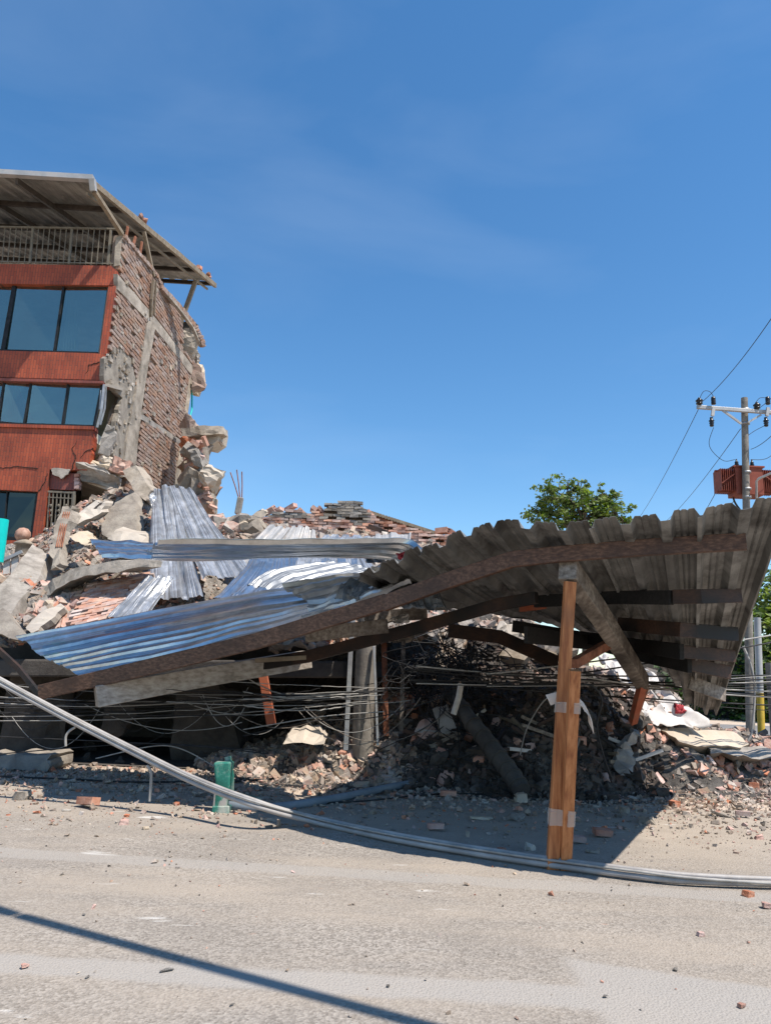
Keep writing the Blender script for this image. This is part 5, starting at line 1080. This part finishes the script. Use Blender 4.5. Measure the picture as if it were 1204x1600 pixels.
# black cables on the ground
r = random.Random(50)
for P, l, rad in (([(0, 1213), (120, 1218), (210, 1222), (330, 1221)], 'black cable lying along the edge of the shadow at left', .014), ([(360, 1222), (480, 1212), (600, 1196), (700, 1190)], 'black cable crossing the dust in front of the column', .018),
             ([(560, 1240), (640, 1205), (690, 1188)], 'thin black cable behind the blue-grey pipe', .01), ([(420, 1257), (560, 1252), (700, 1240), (850, 1246)], 'thin black cable under the blue-grey pipe', .01), ([(1045, 1245), (1110, 1232), (1160, 1205), (1175, 1180)], 'thin black cable curling over the sunlit dust at right', .01)):
    tag(MB().tube(cpath([G(x, y, .03) for x, y in P], 30), rad, 6).build('cable', 'cable'), l, 'cable')
ordn = ['1st', '2nd', '3rd']+['%dth' % i for i in range(4, 20)]
ordn = [o+' of sixteen' for o in ordn]
# grey wires hanging across the dark storey
for k in range(26):
    y0 = r.uniform(1050, 1130); Y = r.uniform(9.9, 11.2); dy = r.uniform(-18, 14); x0 = r.choice([-60, -60, -60, 120, 260, 380]); x1 = r.choice([560, 575, 600, 640, 500])
    if x0 > 0: y0 = r.uniform(1052, 1110)
    sg = r.uniform(2, 14); n = 24
    pts = [A(x0+(x1-x0)*i/n, y0+(1075+ (k % 6)*5-y0)*(i/n)+dy*i/n*0+sg*4*(i/n)*(1-i/n)+2.2*noise.noise(V((i*.6, k, 0))), Y+(11.0-Y)*i/n) for i in range(n+1)]
    tag(MB().tube(pts, r.choice([.005, .007, .010]) if x0 > 0 else r.choice([.004, .006]), 5).build('hanging_cable', r.choice(['cable_grey', 'cable_grey', 'cable']) if x0 > 0 else r.choice(['cable', 'cable', 'cable', 'cable_grey'])), 'grey cable strung across the dark crushed storey', 'cable', 'cables across the dark crushed storey')
for k, P in enumerate(([(-20, 1150), (200, 1160), (330, 1168), (420, 1178)], [(150, 1185), (260, 1165), (335, 1197)], [(-20, 1180), (120, 1168), (250, 1162), (400, 1172)], [(-20, 1112), (150, 1118), (400, 1118)], [(-20, 1098), (160, 1104), (400, 1092), (560, 1084)], [(380, 1140), (500, 1120), (600, 1112)], [(380, 1150), (480, 1128), (590, 1120), (690, 1090)])):
    tag(MB().tube(cpath([A(x, y, 10.3+.1*k) for x, y in P], 24), .008, 5).build('slack_cable', 'cable_grey' if k in (1, 4, 5) else 'cable'), ['long slack grey cable low in front of the void', 'short taut cable ending at the green post', 'arched grey cable low at the left', 'level cable through the middle of the void', 'cable rising slightly towards the concrete column', 'cable crossing just under the orange post', 'thick black cable rising past the concrete column'][k], 'cable')
for k in range(16):
    xa = r.uniform(-20, 520); xb = xa+r.uniform(60, 260); ya, yb_ = r.uniform(1065, 1120), r.uniform(1070, 1130); sg = r.uniform(15, 70); Y = r.uniform(10.6, 11.8)
    tag(MB().tube([A(xa+(xb-xa)*i/16, ya+(yb_-ya)*i/16+sg*4*(i/16)*(1-i/16), Y) for i in range(17)], r.choice([.004, .006]), 5).build('drooping_cable', r.choice(['cable', 'cable_grey', 'wood_grey'])), ['steeply', 'gently', 'loosely', 'tightly'][k % 4]+' drooping thin cable in the dark storey, '+ordn[k], 'cable')
# dark tangle in the middle
t = MB()
for k in range(85):
    c = A(r.gauss(690, 34), r.gauss(1052, 26), r.uniform(12.4, 13.6)); P = [c+V((r.gauss(0, .28), r.gauss(0, .2), r.gauss(0, .22))) for _ in range(6)]
    t.tube(cpath(P, 18), r.choice([.004, .006, .009]), 5, False)
for k in range(22):
    P = [A(r.gauss(690, 25), r.gauss(1030, 25), 12.6), A(r.gauss(700, 30), r.gauss(1100, 15), 12.2), A(r.gauss(730, 60), r.gauss(1165, 16), 11.9)]; t.tube(cpath(P, 14), r.choice([.005, .008]), 5, False)
tag(t.build('cable_tangle', 'cable'), 'dense black tangle of cables hanging in the middle of the wreck', 'cable tangle', None, 'stuff')
# debris sticks in the dark rubble
for k in range(34):
    px, py = r.uniform(650, 1060), r.uniform(1080, 1205); p, nn = hit(px, py)
    if p is None: continue
    a_ = r.uniform(0, 3.14); d_ = V((math.cos(a_), math.sin(a_)*.6, r.uniform(-.2, .5))).normalized()*r.uniform(.2, .7)
    tag(MB().beam([p-d_/2+V((0, 0, .08)), p+d_/2+V((0, 0, .12))], .03, .05).build('splintered_stick', r.choice(['wood_grey', 'wood_dark', 'paint_beige', 'steel'])), 'splintered stick poking from the shaded rubble', 'stick', 'splintered sticks in the shaded rubble')
# right hand bundles between the thick beam and the utility poles
for k in range(15):
    y1 = [990, 1000, 1066, 1075, 1082, 1090, 1098, 1102, 1110, 1062, 1070, 1120, 1105, 1130, 1085][k]; x0 = r.choice([640, 700, 760, 900, 650]); y0 = r.uniform(1036, 1075)
    n = 26; sg = r.uniform(4, 16) if k > 1 else 8
    xe = 1300; pts = [A(x0+(xe-x0)*i/n, y0+(y1-14-y0)*i/n+sg*4*(i/n)*(1-i/n)*.6, 9.8+3.2*(i/n)) for i in range(n+1)]
    tag(MB().tube(pts, r.choice([.006, .009, .012]), 5).build('hanging_cable', 'cable' if k % 3 else 'cable_grey'), 'dark cable strung from the wreck past the utility poles', 'cable', 'cables strung to the right edge')
tag(MB().tube(cpath([A(1160, 1010, 12.4), A(1172, 1040, 12.4), A(1178, 1080, 12.4), A(1174, 1140, 12.4), A(1168, 1158, 12.4)], 24), .02, 6).build('grey_hose', 'cable_grey'), 'pale cable arching down in front of the utility pole foot', 'cable')
tag(MB().tube(cpath([A(812, 1180, 9.6), A(822, 1140, 9.6), A(845, 1100, 9.5), A(868, 1080, 9.4)], 24), .008, 6).build('looping_wire', 'pole_concrete'), 'thin wire looping up to the left side of the props', 'wire')
tag(MB().tube(cpath([A(900, 1070, 9.4), A(925, 1072, 9.4), A(940, 1095, 9.5), A(932, 1135, 9.6), A(945, 1190, 9.7), A(955, 1215, 9.8)], 24), .012, 6).build('looping_wire', 'cable'), 'thin wire looping down on the right side of the props', 'wire')
# ================================================================ UTILITY POLE
YP = 22.0
pb = G(1172, 1156); pb = V((A(1171, 1150, YP).x, YP, 0))
up_ = thing('utility_pole', 'tall concrete utility pole carrying a crossarm and a red transformer', 'utility pole', pb)
top = A(1162, 622, YP)
MB().tube([pb, pb.lerp(top, .5), top], [.125, .112, .098], 18).build('shaft', 'pole_concrete', up_)
for y in (640, 662, 738, 764, 777): MB().lathe(A(1163+(y-622)*.022, y, YP), [(.1, -.03), (.125, -.03), (.125, .03), (.1, .03)], 14).build('clamp', 'steel', up_)
ca = MB().beam([A(1088, 636, YP-.2), A(1250, 648, YP-.2)], .1, .11); ca = ca.build('crossarm', 'galv_dull', up_, .008)
MB().beam([A(1128, 641, YP-.2), A(1157, 662, YP-.2)], .05, .06).beam([A(1168, 660, YP-.2), A(1188, 648, YP-.2)], .05, .06).build('arm_brace', 'galv_dull', up_)
ins = [(0, 0), (.05, 0), (.05, .03), (.09, .05), (.09, .08), (.06, .1), (.1, .13), (.1, .16), (.05, .2), (.03, .24)]
def insul(px, py, s, kind):
    MB().lathe(A(px, py, YP-.2), [(r_*s, z_*s) for r_, z_ in ins], 12).build(kind, 'porcelain', up_)
insul(1092, 634, 1.1, 'insulator'); insul(1182, 641, 1.1, 'insulator')
for x in (1114, 1199):
    MB().beam([A(x, 637, YP-.35), A(x-2, 650, YP-.35)], .07, .09, up=V((1, 0, 0))).build('fuse_bracket', 'galv_dull', up_)
    MB().lathe(A(x, 632, YP-.35), [(.0, 0), (.06, 0), (.075, .03), (.06, .05), (.075, .08), (.06, .1), (.075, .13), (.06, .15), (.075, .18), (.06, .2), (.06, .24), (0, .25)], 12).build('surge_arrester', 'porcelain', up_)
    MB().lathe(A(x-3, 662, YP-.35), [(.0, -.1), (.05, -.09), (.07, -.05), (.05, -.02), (.08, .02), (.05, .05), (.09, .09), (.05, .12), (.05, .2)], 8).build('cutout', 'porcelain', up_)
tr = MB(); c_ = A(1163, 755, YP+.42)
tr = tr.box(c_, .85, .6, .88).build('transformer_tank', 'transformer_paint', up_, .02)
MB().box(c_+V((0, 0, .45)), .95, .68, .05).build('lid', 'transformer_paint', tr)
for s in (-1, 1):
    fn = MB()
    for k in range(7): fn.box(c_+V((s*(.46+k*.064), 0, .03)), .014, .55, .7)
    fn.box(c_+V((s*.66, 0, .36)), .52, .1, .04); fn.box(c_+V((s*.66, 0, -.3)), .52, .1, .04); fn.beam([c_+V((s*.45, -.3, .2)), c_+V((s*.85, -.3, -.1))], .02, .03)
    fn.build('radiator', 'transformer_paint', tr)
for x in (-.22, .02, .26): MB().lathe(c_+V((x, 0, .47)), [(0, 0), (.05, 0), (.07, .05), (.05, .08), (.07, .12), (.05, .16), (.06, .2), (.03, .23), (.02, .3), (0, .3)], 10).build('bushing', 'porcelain', tr)
for x in (-.35, 0, .12): MB().tube(cpath([c_+V((x, .1, -.44)), c_+V((x*.8, .1, -.65)), c_+V((.02, .2, -.95)), c_+V((.1, -.2, -1.1))], 10), .03, 6).build('service_cable', 'cable', up_)
MB().tube([A(1181, 785, YP), A(1181, 752, YP-.2), A(1184, 748, YP-.3), A(1230, 728, YP-.6)], .035, 8).build('lamp_arm', 'galv_dull', up_)
for P in ([(1114, 668, 0), (1107, 690, 0), (1112, 705, 0), (1130, 720, 0), (1147, 718, 0)], [(1172, 718, 0), (1190, 718, 0), (1204, 712, 0), (1230, 690, 0)], [(1090, 628, 0), (1098, 612, 0), (1108, 612, 0), (1114, 620, 0)], [(1168, 680, 0), (1180, 672, 0), (1196, 664, 0)], [(1178, 632, 0), (1186, 622, 0), (1198, 622, 0)]):
    MB().tube(cpath([A(x, y, YP-.3) for x, y, _ in P], 16), .009, 5).build('jumper_wire', 'cable', up_)
# lines
for a_, b_, l in (((1091, 632, YP), (1290, 362, 11), 'power line rising to the right from the left insulator'), ((1090, 640, YP), (985, 826, 52), 'power line running away down from the left insulator'), ((1156, 670, YP), (1030, 822, 52), 'power line running away below the crossarm'), ((1116, 772, YP), (1060, 845, 48), 'lower line running away from the transformer, left'), ((1146, 782, YP), (1108, 808, 46), 'lower line running away from the transformer, right'), ((1180, 640, YP), (1300, 470, 11), 'power line rising to the right from the middle insulator'), ((1172, 702, YP), (1300, 545, 11), 'power line rising to the right from below the crossarm')):
    pa, pb_ = A(*a_), A(*b_); n = 30; tag(MB().tube([pa.lerp(pb_, i/n)-V((0, 0, .3*4*(i/n)*(1-i/n))) for i in range(n+1)], .011 if b_[2] > 30 else .009, 5).build('power_line', 'cable'), l, 'power line')
# second thin pole with yellow base
b2_ = A(1188, 1152, 19.5); b2_.z = 0
t = thing('sign_pole', 'slim steel pole with a yellow painted foot right of the utility pole', 'pole', b2_)
tt = A(1182, 965, 19.5); m_ = b2_.lerp(tt, .44)
MB().tube([m_, tt], .085, 14).build('shaft', 'galv_dull', t); MB().tube([b2_, m_], .088, 14).build('painted_foot', 'yellow_paint', t)
t = thing('utility_pole', 'plain concrete pole foot cut by the right edge of the view', 'pole', V((A(1214, 1180, 15).x, 15, 0)))
MB().tube([t.location.copy(), t.location+V((-.02, 0, 2.1))], [.1, .09], 12).build('shaft', 'pole_concrete', t)
# unseen pole and arm added behind the camera to throw the long road shadow
sh = lambda p, h: p-SUN*(h/(-SUN.z))
a_ = sh(G(-60, 1409), 6.0); b_ = sh(G(640, 1600), 6.0); d_ = (b_-a_).normalized()
lb = b_+d_*2.6; base = V((lb.x, lb.y, 0))
t = thing('shadow_caster', 'unseen grey pole with a long arm added to shade the near road', 'shadow caster', base)
a2 = a_+d_*.6
MB().tube([base, V((lb.x, lb.y, 6.05))], [.09, .06], 14).build('pole', 'galv_dull', t)
MB().tube([V((lb.x, lb.y, 6.0)), b_, a2], .055, 12).build('arm', 'galv_dull', t)
MB().beam([a2-d_*.05, a2+V((-d_.x*.55, -d_.y*.55, .04))], [.1, .16], [.07, .09]).build('arm_tip', 'galv_dull', t, .015)
# ================================================================ TREES
def tree(base, blobs, m, name, label, nl=5000, leaf=.14, seed=1, trunk=.22, th=None):
    r = random.Random(seed); t = thing(name, label, 'tree', base)
    ctr = sum((V(b[0]) for b in blobs), V((0, 0, 0)))/len(blobs); tp = V((base[0]+(ctr.x-base[0])*.6, base[1], ctr.z-1.2*(th or 1)))
    MB().tube(cpath([V(base), V(base).lerp(tp, .5)+V((.15, 0, 0)), tp], 10), [trunk*(1-.05*i) for i in range(11)], 10).build('trunk', 'bark', t)
    lm = MB()
    for c, rad in blobs:
        c = V(c); lm.tube(cpath([tp-V((0, 0, .3)), tp.lerp(c, .5)+V((r.gauss(0, .2), r.gauss(0, .2), .1)), c], 8), [trunk*.5*(1-i*.1) for i in range(9)], 6)
        for k in range(5):
            e = c+V((r.gauss(0, 1), r.gauss(0, 1), r.gauss(0, .8))).normalized()*rad*.8; lm.tube([c, c.lerp(e, .5)+V((0, 0, .05)), e], [trunk*.16, trunk*.1, .01], 5)
    lm.build('limbs', 'bark', t)
    cr = MB(); tot = sum(b[1]**2 for b in blobs)
    for c, rad in blobs:
        n = int(nl*rad*rad/tot); tw = [V(c)+V((r.gauss(0, 1), r.gauss(0, 1), r.gauss(0, .75))).normalized()*rad*(r.random()**.35) for _ in range(max(6, n//26))]
        for k in range(n):
            q = r.choice(tw)+V((r.gauss(0, 1), r.gauss(0, 1), r.gauss(0, .5)))*rad*.12
            u = V((r.gauss(0, 1), r.gauss(0, 1), r.gauss(0, .5))).normalized(); w = u.orthogonal().normalized(); w = (Matrix.Rotation(r.uniform(-1, 1), 3, u) @ V((0, 0, 1))).cross(u).normalized(); s = leaf*r.uniform(.6, 1.3)
            cr.add([q-u*s/2, q+w*s*.28+V((0, 0, .02)), q+u*s/2, q-w*s*.28], [(0, 1, 2, 3)])
    cr.build('crown', m, t); return t
YT = 34
bl = [(A(862, 780, YT), 1.0), (A(848, 808, YT), 1.0), (A(885, 775, YT-.5), 1.15), (A(905, 800, YT), 1.2), (A(925, 785, YT+.6), 1.0), (A(905, 765, YT+.3), .6), (A(945, 790, YT), 1.0), (A(962, 800, YT), .9), (A(975, 815, YT), .7), (A(990, 815, YT), .45), (A(880, 812, YT), 1.2), (A(942, 772, YT), .5), (A(930, 815, YT), 1.), (A(860, 764, YT), .35), (A(885, 762, YT), .5)]
tree((A(905, 900, YT).x, YT, 0), bl, 'foliage', 'street_tree', 'green leafy tree whose crown rises above the canopy edge', 7500, .2, 3, .2)
for (x, y, Y, s, sd_, l) in ((1215, 925, 40, 2.2, 11, 'green tree at the right edge behind the canopy corner'), (1225, 1000, 38, 2.6, 12, 'dark leafy tree low at the right edge'), (1290, 960, 44, 3.2, 13, 'broad dark tree beyond the right edge')):
    c = A(x, y, Y); tree((c.x, Y, 0), [(c, s), (c+V((s*.8, 0, .5)), s*.8), (c+V((.2, 1, -s*.9)), s), (c+V((s, .5, -s)), s), (c+V((-s*.15, 0, -s*1.5)), s*.7)], 'foliage', 'background_tree', l, 7000, .34, sd_, .3)
# far hedge and low building row closing the street
hd = MB(); r = random.Random(9)
for k in range(9000):
    x = r.uniform(14, 60); z = r.random()*3.6; y = 38+r.uniform(0, 2); s = .35*r.uniform(.6, 1.3); q = V((x, y, z)); u = V((r.gauss(0, 1), r.gauss(0, 1), r.gauss(0, .6))).normalized(); w = u.orthogonal().normalized()
    hd.add([q-u*s/2, q+w*s*.3, q+u*s/2, q-w*s*.3], [(0, 1, 2, 3)])
tag(hd.build('hedge', 'foliage_dark'), 'dark hedge closing the street behind the poles', 'hedge', None, 'stuff')
hw = MB(); hw.box((38, 41, 1.9), 50, .4, 3.8); tag(hw.build('boundary_wall', 'dark_room'), 'dark wall behind the hedge across the street', 'wall')
# two dim parked vehicles far away, only slivers show between the poles
# ================================================================ LABELS: tell look-alikes apart by what they lie beside
LM = [((75, 800), 'the iron gate'), ((40, 835), 'the stone ball'), ((190, 810), 'the upright grey slab'), ((150, 885), 'the long slab strip'), ((150, 950), 'the bonded salmon brickwork'), ((225, 750), 'the leaning concrete block'), ((60, 900), 'the sloping beam'),
      ((373, 800), 'the rebar stub'), ((475, 1152), 'the cream stone slab'), ((566, 1150), 'the round concrete column'), ((690, 1060), 'the cable tangle'), ((695, 1120), 'the grey panel scrap'), ((765, 1165), 'the leaning ringed pole'), ((875, 1150), 'the taped orange props'),
      ((975, 1180), 'the grey sack'), ((990, 1100), 'the short red leg'), ((1060, 1100), 'the white tarpaulin'), ((1100, 1155), 'the long pale slab'), ((1172, 1150), 'the utility pole foot'), ((850, 1005), 'the gap above the dark rubble'), ((50, 1190), 'the crumbling plinth'), ((190, 1120), 'the boxed timber end'), ((345, 1230), 'the green post'), ((420, 1110), 'the orange steel post'), ((600, 1400), 'the middle of the road'), ((150, 1500), 'the long shadow'), ((1050, 1500), 'the smooth road patch'), ((250, 970), 'the blue-shaded sheet')]
COL = {'concrete': 'grey', 'plaster': 'cream', 'concrete_grey': 'dark grey', 'brick_dusty': 'salmon', 'brick': 'red', 'soot': 'shade-dark', 'wood_grey': 'weathered', 'wood_dark': 'dark brown', 'paint_beige': 'beige', 'steel': 'steel-grey', 'cable': 'black', 'cable_grey': 'grey'}
def ordw(n): return {1: 'leftmost', 2: '2nd from left', 3: '3rd from left'}.get(n, '%dth from left' % n)
groups = {}
for o in C.objects:
    if o.parent is None and 'group' in o and o.type == 'MESH' and o['category'] in ('brick', 'rubble lump', 'stick', 'pebble'): groups.setdefault(o['group'], []).append(o)
byl = {}
for gname, os_ in groups.items():
    for o in os_:
        x, y = proj(o.location); (lx, ly), nm = min(LM, key=lambda t: (t[0][0]-x)**2+(t[0][1]-y)**2)
        dx, dy = x-lx, y-ly; rel = ('right of' if dx > 0 else 'left of') if abs(dx) > abs(dy)*1.2 else ('below' if dy > 0 else 'above')
        col = COL.get(o.data.materials[0].name, 'grey'); kind = {'brick': 'hollow brick' if o.name.startswith('hollow') else ('broken brick' if o.name.startswith('broken') else 'whole brick'), 'rubble lump': 'lump', 'stick': 'splintered stick', 'pebble': 'pebble'}[o['category']]
        if o['category'] == 'rubble lump': kind = ('big ' if o.scale[0] > .4 else ('small ' if o.scale[0] < .2 else ''))+col+' lump'
        else: kind = col+' '+kind
        byl.setdefault('%s %s %s' % (kind, rel, nm), []).append((x, o))
for l, xs in byl.items():
    xs.sort(key=lambda t: t[0])
    for i, (x, o) in enumerate(xs): o['label'] = l if len(xs) == 1 else l+', '+ordw(i+1)
for gname in ('cables across the dark crushed storey', 'cables strung to the right edge'):
    os_ = [o for o in C.objects if o.get('group') == gname]; px_ = 300 if 'storey' in gname else 1100
    def hy(o):
        v = [proj(o.matrix_world @ p.co if False else o.location+p.co) for p in o.data.vertices]; q = min(v, key=lambda t: abs(t[0]-px_)); return q[1]
    os_.sort(key=hy)
    for i, o in enumerate(os_):
        w_ = {0: 'topmost', 1: '2nd from top', 2: '3rd from top'}.get(i, '%dth from top' % (i+1))
        o['label'] = '%s cable %s, %s' % ('black' if o.data.materials[0].name == 'cable' else 'grey', 'across the dark crushed storey' if px_ == 300 else 'running past the utility poles at right', w_)

dr = sorted([o for o in C.objects if o.name.startswith('drooping_cable')], key=lambda o: proj(o.location)[0])
for i, o in enumerate(dr): o['group'] = 'drooping cables in the dark storey'; o['label'] = '%s drooping thin cable in the dark crushed storey, %s' % (COL.get(o.data.materials[0].name, 'grey'), ordw(i+1))
